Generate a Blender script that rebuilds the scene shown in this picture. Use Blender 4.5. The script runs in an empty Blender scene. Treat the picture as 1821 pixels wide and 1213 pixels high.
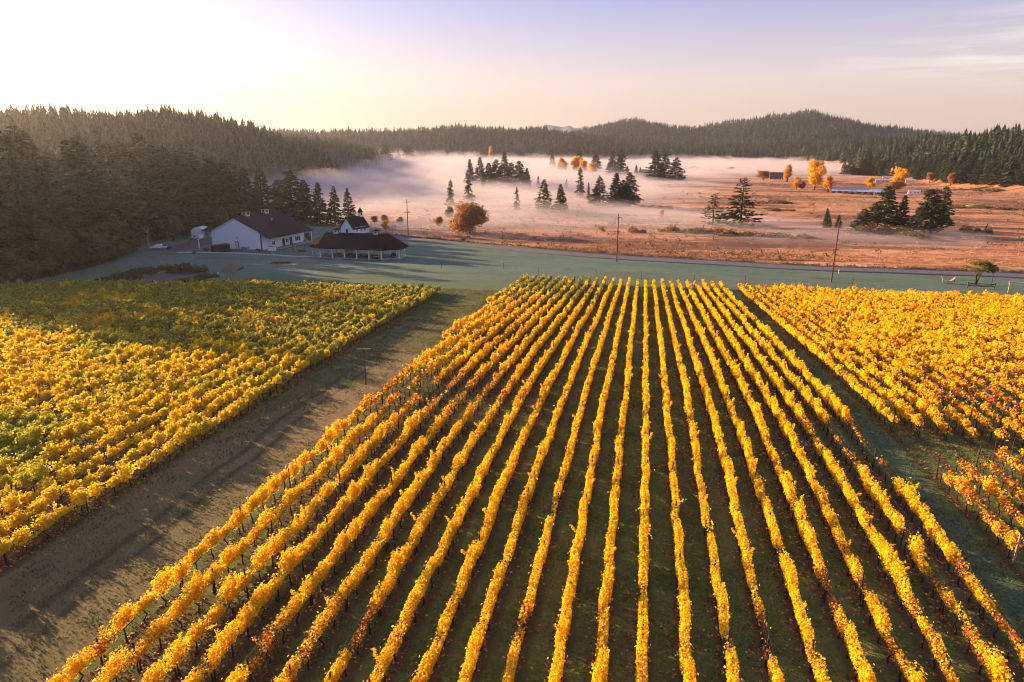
import bpy, math, random
import numpy as np
from mathutils import Vector, Matrix

C = bpy.context.scene.collection
R = math.radians
rng = np.random.default_rng(7)
random.seed(7)

# ------------------------------------------------------------------ camera, world, sun, exposure
CAM_H, PITCH, YAW, FPX, PCX, PCY = 24.3, R(16.15), R(10.9), 1214.0, 910.5, 606.5
cam_d = bpy.data.cameras.new('camera'); cam = bpy.data.objects.new('camera', cam_d); C.objects.link(cam)
cam.location = (0, 0, CAM_H); cam.rotation_euler = (math.pi/2 - PITCH, 0, YAW)
cam_d.sensor_width = 36.0; cam_d.lens = FPX/1821.0*36.0
cam_d.clip_start = 0.5; cam_d.clip_end = 40000
sc = bpy.context.scene; sc.camera = cam
SUN_EL, SUN_AZ = R(12.0), R(-68.0)          # azimuth clockwise from +Y: the sun stands left of the frame, a little ahead
sun_dir = Vector((math.sin(SUN_AZ)*math.cos(SUN_EL), math.cos(SUN_AZ)*math.cos(SUN_EL), math.sin(SUN_EL)))
sun_d = bpy.data.lights.new('sun', 'SUN'); sun = bpy.data.objects.new('sun', sun_d); C.objects.link(sun)
sun_d.energy = 5.0; sun_d.angle = R(0.5); sun_d.color = (1.0, 0.70, 0.40)
sun.rotation_euler = sun_dir.to_track_quat('Z', 'Y').to_euler(); sun.location = (-200, 80, 120)

world = bpy.data.worlds.new('World'); sc.world = world; world.use_nodes = True
wn, wl = world.node_tree.nodes, world.node_tree.links
wn.clear()
w_out = wn.new('ShaderNodeOutputWorld'); w_bg = wn.new('ShaderNodeBackground')
sky = wn.new('ShaderNodeTexSky'); sky.sky_type = 'NISHITA'; sky.sun_disc = False
sky.sun_elevation = SUN_EL; sky.sun_rotation = SUN_AZ; sky.altitude = 50
sky.air_density = 1.0; sky.dust_density = 3.5; sky.ozone_density = 2.5
w_bg.inputs['Strength'].default_value = 0.08
wl.new(w_bg.outputs[0], w_out.inputs[0])
# thin high cirrus and a rosy tint near the horizon, by direction
w_geo = wn.new('ShaderNodeTexCoord')
w_sep = wn.new('ShaderNodeSeparateXYZ'); wl.new(w_geo.outputs['Generated'], w_sep.inputs[0])
w_map = wn.new('ShaderNodeMapping'); w_map.inputs['Scale'].default_value = (2.2, 2.2, 34); w_map.inputs['Rotation'].default_value = (0.03, 0.06, 0)
wl.new(w_geo.outputs['Generated'], w_map.inputs[0])
w_noi = wn.new('ShaderNodeTexNoise'); w_noi.inputs['Scale'].default_value = 1.6; w_noi.inputs['Detail'].default_value = 7; w_noi.inputs['Roughness'].default_value = 0.6
wl.new(w_map.outputs[0], w_noi.inputs['Vector'])
w_rmp = wn.new('ShaderNodeMapRange'); w_rmp.inputs['From Min'].default_value = 0.46; w_rmp.inputs['From Max'].default_value = 0.66
w_rmp.inputs['To Max'].default_value = 0.8
wl.new(w_noi.outputs[0], w_rmp.inputs['Value'])
w_hz = wn.new('ShaderNodeMapRange'); w_hz.inputs['From Min'].default_value = 0.0; w_hz.inputs['From Max'].default_value = 0.16
wl.new(w_sep.outputs['Z'], w_hz.inputs['Value'])
w_tint = wn.new('ShaderNodeMix'); w_tint.data_type = 'RGBA'
w_tint.inputs['A'].default_value = (1.42, 1.02, 1.02, 1); w_tint.inputs['B'].default_value = (1.16, 0.99, 1.16, 1)
wl.new(w_hz.outputs[0], w_tint.inputs['Factor'])
w_mul = wn.new('ShaderNodeMix'); w_mul.data_type = 'RGBA'; w_mul.blend_type = 'MULTIPLY'; w_mul.inputs['Factor'].default_value = 1
wl.new(sky.outputs[0], w_mul.inputs['A']); wl.new(w_tint.outputs['Result'], w_mul.inputs['B'])
# brightness of a moist dawn sky: rosy at the horizon, lavender overhead
w_el = wn.new('ShaderNodeValToRGB'); e = w_el.color_ramp.elements
for k, (p_, c_) in enumerate(((0.0, (5.0, 3.9, 3.1)), (0.08, (4.4, 3.6, 3.3)), (0.19, (1.75, 1.9, 3.15)), (0.40, (1.4, 1.8, 3.3)))):
    q = e[k] if k < 2 else e.new(p_)
    q.position = p_; q.color = (c_[0]/5, c_[1]/5, c_[2]/5, 1)
wl.new(w_sep.outputs['Z'], w_el.inputs[0])
w_sc = wn.new('ShaderNodeMix'); w_sc.data_type = 'RGBA'; w_sc.blend_type = 'MULTIPLY'; w_sc.inputs['Factor'].default_value = 1; w_sc.inputs['B'].default_value = (5, 5, 5, 1)
wl.new(w_el.outputs[0], w_sc.inputs['A'])
w_bl = wn.new('ShaderNodeMix'); w_bl.data_type = 'RGBA'; w_bl.inputs['Factor'].default_value = .6
wl.new(w_mul.outputs['Result'], w_bl.inputs['A']); wl.new(w_sc.outputs['Result'], w_bl.inputs['B'])
w_cl = wn.new('ShaderNodeMix'); w_cl.data_type = 'RGBA'; w_cl.inputs['B'].default_value = (5.0, 4.4, 4.2, 1)
w_mx = wn.new('ShaderNodeMapRange'); w_mx.inputs['From Min'].default_value = .18; w_mx.inputs['From Max'].default_value = .42; wl.new(w_sep.outputs['X'], w_mx.inputs['Value'])
w_m1 = wn.new('ShaderNodeMapRange'); w_m1.inputs['From Min'].default_value = .05; w_m1.inputs['From Max'].default_value = .09; wl.new(w_sep.outputs['Z'], w_m1.inputs['Value'])
w_m2 = wn.new('ShaderNodeMapRange'); w_m2.inputs['From Min'].default_value = .16; w_m2.inputs['From Max'].default_value = .10; wl.new(w_sep.outputs['Z'], w_m2.inputs['Value'])
w_a = wn.new('ShaderNodeMath'); w_a.operation = 'MULTIPLY'; wl.new(w_mx.outputs[0], w_a.inputs[0]); wl.new(w_m1.outputs[0], w_a.inputs[1])
w_b = wn.new('ShaderNodeMath'); w_b.operation = 'MULTIPLY'; wl.new(w_a.outputs[0], w_b.inputs[0]); wl.new(w_m2.outputs[0], w_b.inputs[1])
w_c = wn.new('ShaderNodeMath'); w_c.operation = 'MULTIPLY'; wl.new(w_b.outputs[0], w_c.inputs[0]); wl.new(w_rmp.outputs[0], w_c.inputs[1])
wl.new(w_c.outputs[0], w_cl.inputs['Factor']); wl.new(w_bl.outputs['Result'], w_cl.inputs['A'])
wl.new(w_cl.outputs['Result'], w_bg.inputs['Color'])

vs = sc.view_settings; vs.view_transform = 'Standard'; vs.look = 'None'; vs.exposure = 1.6; vs.gamma = 1; vs.use_curve_mapping = False
sc.render.engine = 'CYCLES'
cy = sc.cycles
cy.use_denoising = True; cy.filter_width = 1.0; cy.volume_bounces = 2; cy.max_bounces = 7; cy.diffuse_bounces = 3; cy.transmission_bounces = 4
cy.transparent_max_bounces = 8; cy.caustics_reflective = False; cy.caustics_refractive = False; cy.sample_clamp_indirect = 6

# ------------------------------------------------------------------ terrain
PY = np.array([-400, 0, 30, 45, 62, 83, 104, 134, 164, 210, 260, 350, 500, 800, 1500, 9000.])
PZ = np.array([0, 0, 0, -.1, -.5, -2.2, -4.1, -6.7, -9.4, -11.8, -13, -14.5, -16, -18, -18, -18.])
_yy = np.arange(-400, 9000, 2.0); _zz = np.interp(_yy, PY, PZ)
_k = np.hanning(17); _k /= _k.sum(); _zs = np.convolve(np.pad(_zz, 8, mode='edge'), _k, mode='valid')

def sstep(a, b, x):
    t = np.clip((x-a)/(b-a), 0, 1); return t*t*(3-2*t)

_vn = np.random.default_rng(11).random((256, 256))
def vnoise(x, y):
    x = np.asarray(x, float); y = np.asarray(y, float)
    xi = np.floor(x).astype(int); yi = np.floor(y).astype(int); fx = x-xi; fy = y-yi
    fx = fx*fx*(3-2*fx); fy = fy*fy*(3-2*fy)
    g = lambda a, b: _vn[a & 255, b & 255]
    return (g(xi, yi)*(1-fx)+g(xi+1, yi)*fx)*(1-fy) + (g(xi, yi+1)*(1-fx)+g(xi+1, yi+1)*fx)*fy
def fbm(x, y, o=4):
    s = 0; a = .5; t = 0
    for i in range(o):
        s = s+a*vnoise(x*2**i+17*i, y*2**i+31*i); t += a; a *= .5
    return s/t

FX_Y = np.array([0, 40, 60, 115, 173, 221, 262, 300, 330, 400, 600, 720, 1200])
FX_X = np.array([-95, -97, -103, -131, -154, -183, -190, -170, -182, -225, -320, -370, -560])
def forest_edge(Y): return np.interp(Y, FX_Y, FX_X)

# wooded hills: (frame column, top row of trees), distance of the ridge, width of the front slope
HILLS = [
 ([-1500, -800, -300, 0, 130, 250, 350, 450, 520, 600, 650, 700, 760, 900], [205, 205, 190, 196, 188, 203, 212, 230, 243, 243, 258, 278, 300, 330],
  [-400, 0, 300, 450, 550, 650, 740], [850, 860, 900, 950, 1020, 1270, 1400], 460, 22),
 ([300, 500, 600, 680, 760, 820, 870, 950, 1000, 1050, 1150, 1300, 1500], [240, 236, 236, 235, 231, 228, 233, 230, 236, 242, 252, 265, 290], [0, 1800], [2050, 2050], 420, 22),
 ([800, 950, 1000, 1045, 1090, 1130, 1180, 1230, 1290, 1340, 1400, 1440, 1480, 1540, 1600, 1650, 1750, 2500], [262, 250, 240, 229, 218, 214, 224, 229, 219, 212, 203, 200, 210, 222, 230, 238, 246, 250], [0, 1800], [2900, 2900], 750, 22),
 ([900, 1000, 1050, 1150, 1300, 1450, 1550, 1620, 1700, 1780, 1821, 2100, 3000], [300, 272, 262, 256, 254, 252, 248, 243, 236, 228, 225, 212, 205], [1000, 1400, 1520, 1600, 1700, 1821, 2400], [2000, 1950, 1650, 1350, 1060, 960, 900], 260, 22),
]
def az_col(X, Y):
    a = np.arctan2(X, Y) + YAW
    return np.where(np.abs(a) < 1.35, PCX + 1264*np.tan(np.clip(a, -1.35, 1.35)), np.sign(a)*6000)
def hills(X, Y):
    r = np.hypot(X, Y); xi = az_col(X, Y); best = np.zeros_like(r); which = np.full(r.shape, -1)
    for i, (px, py, rx, ry, W, th) in enumerate(HILLS):
        Rr = np.interp(xi, rx, ry); v = (np.interp(xi, px, py)-PCY)
        hor = FPX*math.cos(PITCH)-v*math.sin(PITCH); up = -(FPX*math.sin(PITCH)+v*math.cos(PITCH))
        top = CAM_H + Rr*np.cos(np.clip(np.arctan2(X, Y)+YAW, -1.2, 1.2))*up/hor - th
        h = np.maximum(top+18, 0)
        d = r-Rr
        fall = np.where(d < 0, .5+.5*np.cos(np.pi*np.clip(-d/W, 0, 1)), .5+.5*np.cos(np.pi*np.clip(d/900, 0, 1)))
        hh = h*fall*(.93+.14*fbm(X/140, Y/140, 3))
        m = hh > best; best = np.where(m, hh, best); which = np.where(m, i, which)
    return best*sstep(250, 420, r), which
def zt(X, Y):
    X = np.asarray(X, float); Y = np.asarray(Y, float)
    z = np.interp(Y, _yy, _zs)
    dx = forest_edge(Y)-X
    z = z + 11*sstep(0, 85, dx)*sstep(230, 120, dx)*sstep(1200, 600, Y)
    z = z + hills(X, Y)[0]
    und = (fbm(X/60, Y/60, 3)-.5)*2.2*sstep(225, 320, Y) + (fbm(X/9+5, Y/9, 2)-.5)*.25
    # planting bed hollow on the lawn
    return z+und
def z1(x, y): return float(zt(np.array([x]), np.array([y]))[0])

def ray(x, y):
    u = (x-PCX)/FPX; v = (y-PCY)/FPX
    fw = math.cos(PITCH)-v*math.sin(PITCH); up = -(math.sin(PITCH)+v*math.cos(PITCH))
    return np.array([u*math.cos(YAW)-fw*math.sin(YAW), u*math.sin(YAW)+fw*math.cos(YAW), up])
_ts = np.geomspace(15, 6000, 2500)
def at(x, y, h=0.0):
    """the ground point (h metres above the ground) seen at photo pixel x, y"""
    r = ray(x, y); Z = CAM_H+_ts*r[2]; g = zt(_ts*r[0], _ts*r[1])+h
    i = int(np.argmax(Z < g))
    if i == 0: i = len(_ts)-1
    a = Z[i-1]-g[i-1]; b = Z[i]-g[i]; k = a/(a-b) if a != b else 0
    t = _ts[i-1]+(_ts[i]-_ts[i-1])*min(max(k, 0), 1)
    p = t*r; return Vector((p[0], p[1], CAM_H+p[2]-h))
def scale_at(p):
    """photo pixels per metre at point p"""
    fw = -p[0]*math.sin(YAW)+p[1]*math.cos(YAW)
    return FPX/(fw*math.cos(PITCH)-(p[2]-CAM_H)*math.sin(PITCH))
def to_px(X, Y, Z):
    rt = X*math.cos(YAW)+Y*math.sin(YAW); fw = -X*math.sin(YAW)+Y*math.cos(YAW); zz = Z-CAM_H
    d = fw*math.cos(PITCH)-zz*math.sin(PITCH); up = fw*math.sin(PITCH)+zz*math.cos(PITCH)
    return PCX+FPX*rt/d, PCY-FPX*up/d

# ------------------------------------------------------------------ materials
def newmat(name):
    m = bpy.data.materials.new(name); m.use_nodes = True
    nt = m.node_tree; b = nt.nodes['Principled BSDF']; b.inputs['Specular IOR Level'].default_value = .25
    return m, nt.nodes, nt.links, b
def pmat(name, c1, c2=None, scale=3.0, rough=.8, bump=0.0, stretch=(1, 1, 1), detail=5, spec=.25, metal=0):
    """two tones broken up by noise, with a little relief"""
    m, n, l, b = newmat(name)
    b.inputs['Roughness'].default_value = rough; b.inputs['Specular IOR Level'].default_value = spec; b.inputs['Metallic'].default_value = metal
    c2 = c2 or tuple(x*.75 for x in c1)
    tc = n.new('ShaderNodeTexCoord'); mp = n.new('ShaderNodeMapping'); mp.inputs['Scale'].default_value = stretch
    l.new(tc.outputs['Object'], mp.inputs[0])
    no = n.new('ShaderNodeTexNoise'); no.inputs['Scale'].default_value = scale; no.inputs['Detail'].default_value = detail; no.inputs['Roughness'].default_value = .6
    l.new(mp.outputs[0], no.inputs['Vector'])
    rp = n.new('ShaderNodeMapRange'); rp.inputs['From Min'].default_value = .35; rp.inputs['From Max'].default_value = .65
    l.new(no.outputs[0], rp.inputs['Value'])
    mx = n.new('ShaderNodeMix'); mx.data_type = 'RGBA'; mx.inputs['A'].default_value = (*c1, 1); mx.inputs['B'].default_value = (*c2, 1)
    l.new(rp.outputs[0], mx.inputs['Factor']); l.new(mx.outputs['Result'], b.inputs['Base Color'])
    if bump:
        bp = n.new('ShaderNodeBump'); bp.inputs['Strength'].default_value = bump; bp.inputs['Distance'].default_value = .05
        l.new(no.outputs[0], bp.inputs['Height']); l.new(bp.outputs[0], b.inputs['Normal'])
    return m
def ramp(n, stops):
    r = n.new('ShaderNodeValToRGB'); e = r.color_ramp.elements
    while len(e) < len(stops): e.new(.5)
    for k, (p, c) in enumerate(stops): e[k].position = p; e[k].color = (*c, 1)
    return r
def leafmat(name, stops, trans=.45, clump=None, clump_col=None, clump_rng=(.5, .65), per_object=0.0, island=True, rough=.75, attr=None):
    """leaves: each leaf its own tone from a ramp, patches of another tone by place, light passing through"""
    m, n, l, b = newmat(name); out = n['Material Output']
    rp = ramp(n, stops); geo = n.new('ShaderNodeNewGeometry'); oi = n.new('ShaderNodeObjectInfo')
    if attr:
        mm = n.new('ShaderNodeMix'); mm.data_type = 'FLOAT'; mm.inputs['Factor'].default_value = .7; an = n.new('ShaderNodeAttribute'); an.attribute_name = attr
        l.new(geo.outputs['Random Per Island'], mm.inputs['A']); l.new(an.outputs['Fac'], mm.inputs['B']); l.new(mm.outputs['Result'], rp.inputs[0])
    elif per_object > 0:
        mm = n.new('ShaderNodeMix'); mm.data_type = 'FLOAT'; mm.inputs['Factor'].default_value = per_object
        l.new(geo.outputs['Random Per Island'], mm.inputs['A']); l.new(oi.outputs['Random'], mm.inputs['B']); l.new(mm.outputs['Result'], rp.inputs[0])
    else:
        l.new(geo.outputs['Random Per Island'], rp.inputs[0])
    col = rp.outputs[0]
    if clump:
        no = n.new('ShaderNodeTexNoise'); no.inputs['Scale'].default_value = clump; no.inputs['Detail'].default_value = 4
        l.new(geo.outputs['Position'], no.inputs['Vector'])
        mr = n.new('ShaderNodeMapRange'); mr.inputs['From Min'].default_value = clump_rng[0]; mr.inputs['From Max'].default_value = clump_rng[1]
        l.new(no.outputs[0], mr.inputs['Value'])
        mx = n.new('ShaderNodeMix'); mx.data_type = 'RGBA'; l.new(mr.outputs[0], mx.inputs['Factor'])
        l.new(col, mx.inputs['A']); mx.inputs['B'].default_value = (*clump_col, 1); col = mx.outputs['Result']
    b.inputs['Roughness'].default_value = rough; b.inputs['Specular IOR Level'].default_value = .15
    l.new(col, b.inputs['Base Color'])
    if trans > 0:
        tr = n.new('ShaderNodeBsdfTranslucent'); ms = n.new('ShaderNodeMixShader'); ms.inputs[0].default_value = trans
        l.new(col, tr.inputs[0]); l.new(b.outputs[0], ms.inputs[1]); l.new(tr.outputs[0], ms.inputs[2]); l.new(ms.outputs[0], out.inputs[0])
    return m

M = {}
M['vine_gold'] = leafmat('vine_leaf_gold', [(0, (.62, .28, .012)), (.05, (.84, .48, .012)), (.4, (.93, .595, .014)), (1, (.96, .69, .028))], .5, .16, (.88, .50, .016), (.58, .82))
M['vine_mix'] = leafmat('vine_leaf_green_gold', [(0, (.46, .24, .02)), (.08, (.70, .50, .025)), (.5, (.89, .60, .022)), (1, (.94, .67, .032))], .5, .085, (.50, .46, .045), (.50, .62))
M['vine_olive_shade'] = leafmat('vine_leaf_olive_shade', [(0, (.26, .18, .03)), (.3, (.34, .31, .05)), (.75, (.48, .42, .06)), (1, (.68, .52, .06))], .45, .07, (.80, .48, .03), (.58, .66))  # olive leaf colour that also stands in for shade on the far rows
M['vine_right'] = leafmat('vine_leaf_amber', [(0, (.54, .20, .012)), (.10, (.82, .42, .014)), (.5, (.93, .585, .016)), (1, (.96, .68, .024))], .5, .12, (.78, .34, .02), (.54, .72))
M['vine_red'] = leafmat('vine_leaf_red', [(0, (.22, .05, .015)), (.4, (.45, .12, .03)), (1, (.62, .25, .03))], .45)
M['litter'] = leafmat('fallen_leaf', [(0, (.10, .035, .016)), (.4, (.30, .10, .035)), (.8, (.48, .19, .06)), (1, (.62, .36, .08))], .15)
M['trunk_vine'] = pmat('vine_bark', (.055, .035, .022), (.03, .02, .014), 14, .95, .4)
M['post'] = pmat('post_dark_wood', (.06, .045, .035), (.03, .022, .018), 8, .9, .3, (1, 1, .2))
M['post_pale'] = pmat('post_pale_wood', (.42, .31, .21), (.30, .21, .14), 8, .85, .3, (1, 1, .2))
M['wire'] = pmat('wire_steel', (.09, .085, .08), (.07, .065, .06), 5, .6, 0)
M['grass'] = leafmat('grass_blade', [(0, (.07, .08, .025)), (.5, (.13, .135, .04)), (1, (.24, .20, .07))], .35, .2, (.22, .16, .07), (.5, .7))
M['fir'] = leafmat('fir_needles', [(0, (.018, .028, .015)), (.35, (.040, .057, .025)), (.7, (.072, .085, .031)), (1, (.135, .115, .044))], .12, per_object=.5, rough=.9)
M['fir_far'] = leafmat('far_fir_needles', [(0, (.010, .020, .013)), (.45, (.034, .054, .026)), (.8, (.085, .105, .042)), (1, (.17, .13, .05))], .1, rough=.95, attr='tone')
M['scrub'] = leafmat('scrub_leaf', [(0, (.07, .05, .026)), (.5, (.145, .105, .042)), (1, (.24, .17, .06))], .25, per_object=.4)
M['twig'] = leafmat('bare_twig', [(0, (.10, .052, .036)), (.6, (.19, .105, .066)), (1, (.29, .18, .11))], .1)
M['orange'] = leafmat('autumn_leaf_orange', [(0, (.66, .26, .02)), (.4, (.86, .44, .022)), (1, (.94, .58, .03))], .45, per_object=.45)
M['russet'] = leafmat('autumn_leaf_russet', [(0, (.30, .13, .05)), (.5, (.50, .25, .09)), (1, (.66, .38, .14))], .4, per_object=.4)
M['redbush'] = leafmat('leaf_dark_red', [(0, (.14, .02, .016)), (.5, (.26, .04, .024)), (1, (.34, .08, .03))], .3)
M['yellowgreen'] = leafmat('leaf_yellow_green', [(0, (.07, .08, .018)), (.5, (.18, .16, .03)), (1, (.42, .30, .04))], .4)
M['drygrass'] = leafmat('dry_grass', [(0, (.32, .16, .08)), (.5, (.52, .26, .12)), (1, (.66, .37, .17))], .3, .05, (.38, .19, .10), (.5, .65))
M['bark'] = pmat('bark', (.075, .05, .036), (.04, .028, .02), 5, .95, .5, (1, 1, .2))
M['bark_pale'] = pmat('bark_pale', (.36, .32, .28), (.22, .18, .15), 5, .9, .3, (1, 1, .3))
M['white_wall'] = pmat('white_siding', (.86, .86, .87), (.79, .79, .81), 1.2, .7, .1, (1, 1, 3))
M['white_trim'] = pmat('white_paint', (.80, .79, .77), (.72, .71, .69), 2, .55)
M['shingle'] = pmat('dark_shingle', (.018, .017, .020), (.032, .030, .033), 6, 1.0, .5, (1, 1, 3), spec=.08)
M['shingle_black'] = pmat('black_shingle', (.006, .007, .010), (.011, .0115, .015), 5, 1.0, .5, (1, 1, 3), spec=.05)
M['glass'] = pmat('window_glass', (.03, .04, .055), (.05, .06, .08), 2, .12, 0, spec=.6)
M['dark'] = pmat('dark_paint', (.022, .022, .026), (.035, .034, .036), 4, .6)
M['tank'] = pmat('tank_dark_green', (.012, .026, .024), (.02, .036, .034), 3, .45, 0)
M['concrete'] = pmat('concrete', (.36, .34, .33), (.27, .26, .25), 1.2, .9, .2)
M['cupola'] = pmat('cream_paint', (.72, .64, .50), (.62, .54, .42), 3, .7)
M['truck_white'] = pmat('white_car_paint', (.78, .79, .82), (.72, .73, .76), 1.5, .25, 0, spec=.5)
M['rubber'] = pmat('black_rubber', (.014, .014, .015), (.025, .024, .024), 6, .85)
M['steel'] = pmat('grey_steel', (.35, .36, .38), (.28, .29, .31), 4, .4, 0, metal=.5)
M['wood'] = pmat('weathered_wood', (.34, .20, .12), (.22, .13, .08), 5, .85, .3, (1, 1, .3))
M['wood_tan'] = pmat('tan_wood', (.62, .42, .26), (.50, .33, .2), 5, .8, .2, (1, 1, .3))
M['pole'] = pmat('utility_pole_wood', (.12, .075, .055), (.07, .045, .034), 4, .9, .3, (1, 1, .15))
M['pole_red'] = pmat('cedar_pole_wood', (.22, .085, .05), (.14, .055, .035), 4, .9, .3, (1, 1, .15))
M['ceramic'] = pmat('insulator', (.20, .18, .17), (.14, .12, .12), 4, .3, 0, spec=.5)
M['orange_plastic'] = pmat('orange_plastic', (.70, .10, .05), (.62, .09, .045), 3, .5)
M['soil'] = pmat('bare_soil', (.115, .085, .080), (.070, .050, .046), 1.1, .95, .6, (1, 1, 1), 7)
M['hay'] = pmat('dry_hay', (.15, .095, .06), (.10, .062, .04), 1.5, .95, .5)
M['barn_red'] = pmat('weathered_board', (.10, .06, .055), (.07, .045, .04), 3, .9, .2)
M['metal_roof'] = pmat('pale_metal_roof', (.45, .50, .60), (.26, .30, .38), .5, .45, 0, metal=.2)
M['teal_roof'] = pmat('teal_roof', (.02, .05, .065), (.03, .06, .07), 2, .7)
M['haymound'] = pmat('green_tarp', (.36, .30, .05), (.26, .22, .05), 1.5, .8, .2)
M['mountain'] = pmat('far_mountain', (.10, .11, .14), (.07, .08, .10), .004, .95)

# ------------------------------------------------------------------ mesh helpers
def tag(o, label=None, cat=None, group=None, kind=None):
    if label: o['label'] = label
    if cat: o['category'] = cat
    if group: o['group'] = group
    if kind: o['kind'] = kind
    return o
def link(name, data, parent=None):
    o = bpy.data.objects.new(name, data); C.objects.link(o)
    if parent is not None: o.parent = parent
    return o
def thing(name, label, cat, loc=(0, 0, 0), rz=0.0, group=None, scale=None):
    o = link(name, None); o.location = loc; o.rotation_euler = (0, 0, rz); o.empty_display_size = .3
    if scale is not None: o.scale = scale
    return tag(o, label, cat, group)
def np_mesh(name, V, F, mats=(), midx=None, smooth=False, attrs=None):
    V = np.asarray(V, np.float32); F = np.asarray(F, np.int32)
    me = bpy.data.meshes.new(name); k = F.shape[1]
    me.vertices.add(len(V)); me.vertices.foreach_set('co', V.ravel())
    me.loops.add(F.size); me.loops.foreach_set('vertex_index', F.ravel())
    me.polygons.add(len(F)); me.polygons.foreach_set('loop_start', np.arange(0, F.size, k, dtype=np.int32))
    try: me.polygons.foreach_set('loop_total', np.full(len(F), k, np.int32))
    except Exception: pass
    for m in mats: me.materials.append(m)
    if midx is not None: me.polygons.foreach_set('material_index', np.asarray(midx, np.int32))
    if smooth: me.polygons.foreach_set('use_smooth', np.ones(len(F), bool))
    if attrs:
        for a, v in attrs.items():
            at_ = me.attributes.new(a, 'FLOAT', 'POINT'); at_.data.foreach_set('value', np.asarray(v, np.float32))
    me.update(calc_edges=True); me.validate(); return me
class MB:
    def __init__(s): s.v = []; s.f = []
    def add(s, vs, fs):
        o = len(s.v); s.v += [tuple(v) for v in vs]; s.f += [tuple(i+o for i in f) for f in fs]; return s
    def box(s, c, d, rz=0, taper=1.0):
        x, y, z = d[0]/2, d[1]/2, d[2]/2; ca, sa = math.cos(rz), math.sin(rz); vs = []
        for zz, t in ((-z, 1), (z, taper)):
            for xx, yy in ((-x*t, -y*t), (x*t, -y*t), (x*t, y*t), (-x*t, y*t)):
                vs.append((c[0]+xx*ca-yy*sa, c[1]+xx*sa+yy*ca, c[2]+zz))
        return s.add(vs, [(3, 2, 1, 0), (4, 5, 6, 7), (0, 1, 5, 4), (1, 2, 6, 5), (2, 3, 7, 6), (3, 0, 4, 7)])
    def tube(s, pts, rad, n=6):
        pts = [Vector(p) for p in pts]; rad = rad if hasattr(rad, '__len__') else [rad]*len(pts); vs = []; fs = []
        for i, p in enumerate(pts):
            d = (pts[min(i+1, len(pts)-1)]-pts[max(i-1, 0)]).normalized()
            a = d.orthogonal().normalized(); b = d.cross(a)
            for k in range(n):
                t = 2*math.pi*k/n; vs.append(p+(a*math.cos(t)+b*math.sin(t))*rad[i])
        for i in range(len(pts)-1):
            for k in range(n):
                fs.append((i*n+k, i*n+(k+1) % n, (i+1)*n+(k+1) % n, (i+1)*n+k))
        fs.append(tuple(range(n))[::-1]); fs.append(tuple(range((len(pts)-1)*n, len(pts)*n)))
        return s.add(vs, fs)
    def prism(s, poly, z0, z1):
        n = len(poly); vs = [(p[0], p[1], z0) for p in poly]+[(p[0], p[1], z1) for p in poly]
        return s.add(vs, [tuple(range(n))[::-1], tuple(range(n, 2*n))]+[(i, (i+1) % n, n+(i+1) % n, n+i) for i in range(n)])
    def slab(s, quad, t):
        """a thick sheet from a polygon in space, t metres thick downward along its normal"""
        q = [Vector(p) for p in quad]; nrm = (q[1]-q[0]).cross(q[2]-q[0]).normalized()
        if nrm.z < 0: q = q[::-1]; nrm = -nrm
        n = len(q); vs = [p for p in q]+[p-nrm*t for p in q]
        return s.add(vs, [tuple(range(n)), tuple(range(n, 2*n))[::-1]]+[((i+1) % n, i, n+i, n+(i+1) % n) for i in range(n)])
    def ball(s, c, r, nu=10, nv=6):
        vs = [(c[0], c[1], c[2]-r[2])]; fs = []
        for j in range(1, nv):
            t = math.pi*j/nv-math.pi/2
            for i in range(nu):
                p = 2*math.pi*i/nu; vs.append((c[0]+r[0]*math.cos(t)*math.cos(p), c[1]+r[1]*math.cos(t)*math.sin(p), c[2]+r[2]*math.sin(t)))
        vs.append((c[0], c[1], c[2]+r[2])); L = len(vs)-1
        for i in range(nu):
            fs.append((0, 1+(i+1) % nu, 1+i)); fs.append((L, L-nu+i, L-nu+(i+1) % nu))
            for j in range(nv-2):
                a = 1+j*nu; fs.append((a+i, a+(i+1) % nu, a+nu+(i+1) % nu, a+nu+i))
        return s.add(vs, fs)
    def mesh(s, name, m):
        me = bpy.data.meshes.new(name); me.from_pydata(s.v, [], s.f); me.update(); me.materials.append(m); return me
    def build(s, name, m, parent=None, smooth=False):
        me = s.mesh(name, m)
        if smooth: me.polygons.foreach_set('use_smooth', [True]*len(me.polygons))
        return link(name, me, parent)
def cards(P, a, b, g, flat=0.0, N=None):
    """kite-shaped leaves at P, half-length a, half-width b, randomly turned; flat pulls normals up"""
    n = len(P); nn = g.normal(size=(n, 3)) if N is None else N+g.normal(size=(n, 3))*.35
    nn[:, 2] = nn[:, 2]*(1+flat*3); nn /= np.linalg.norm(nn, axis=1)[:, None]+1e-9
    t = g.normal(size=(n, 3)); t -= nn*(t*nn).sum(1)[:, None]; t /= np.linalg.norm(t, axis=1)[:, None]+1e-9
    s = np.cross(nn, t); a = np.broadcast_to(a, n)[:, None]; b = np.broadcast_to(b, n)[:, None]
    k = g.uniform(-.35, .15, n)[:, None]*a; dz = nn*(a*g.uniform(-.3, .3, n)[:, None])
    V = np.stack([P-t*a, P+s*b+t*k+dz, P+t*a, P-s*b+t*k+dz], 1).reshape(-1, 3)
    return V, np.arange(4*n).reshape(-1, 4)
ORD = ['zeroth', 'first', 'second', 'third', 'fourth', 'fifth', 'sixth', 'seventh', 'eighth', 'ninth', 'tenth', 'eleventh', 'twelfth', 'thirteenth', 'fourteenth', 'fifteenth', 'sixteenth', 'seventeenth', 'eighteenth', 'nineteenth']
def ordinal(n):
    if n < 20: return ORD[n]
    t = {2: 'twent', 3: 'thirt', 4: 'fort', 5: 'fift'}[n//10]
    return t+'ieth' if n % 10 == 0 else t+'y-'+ORD[n % 10]

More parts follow.
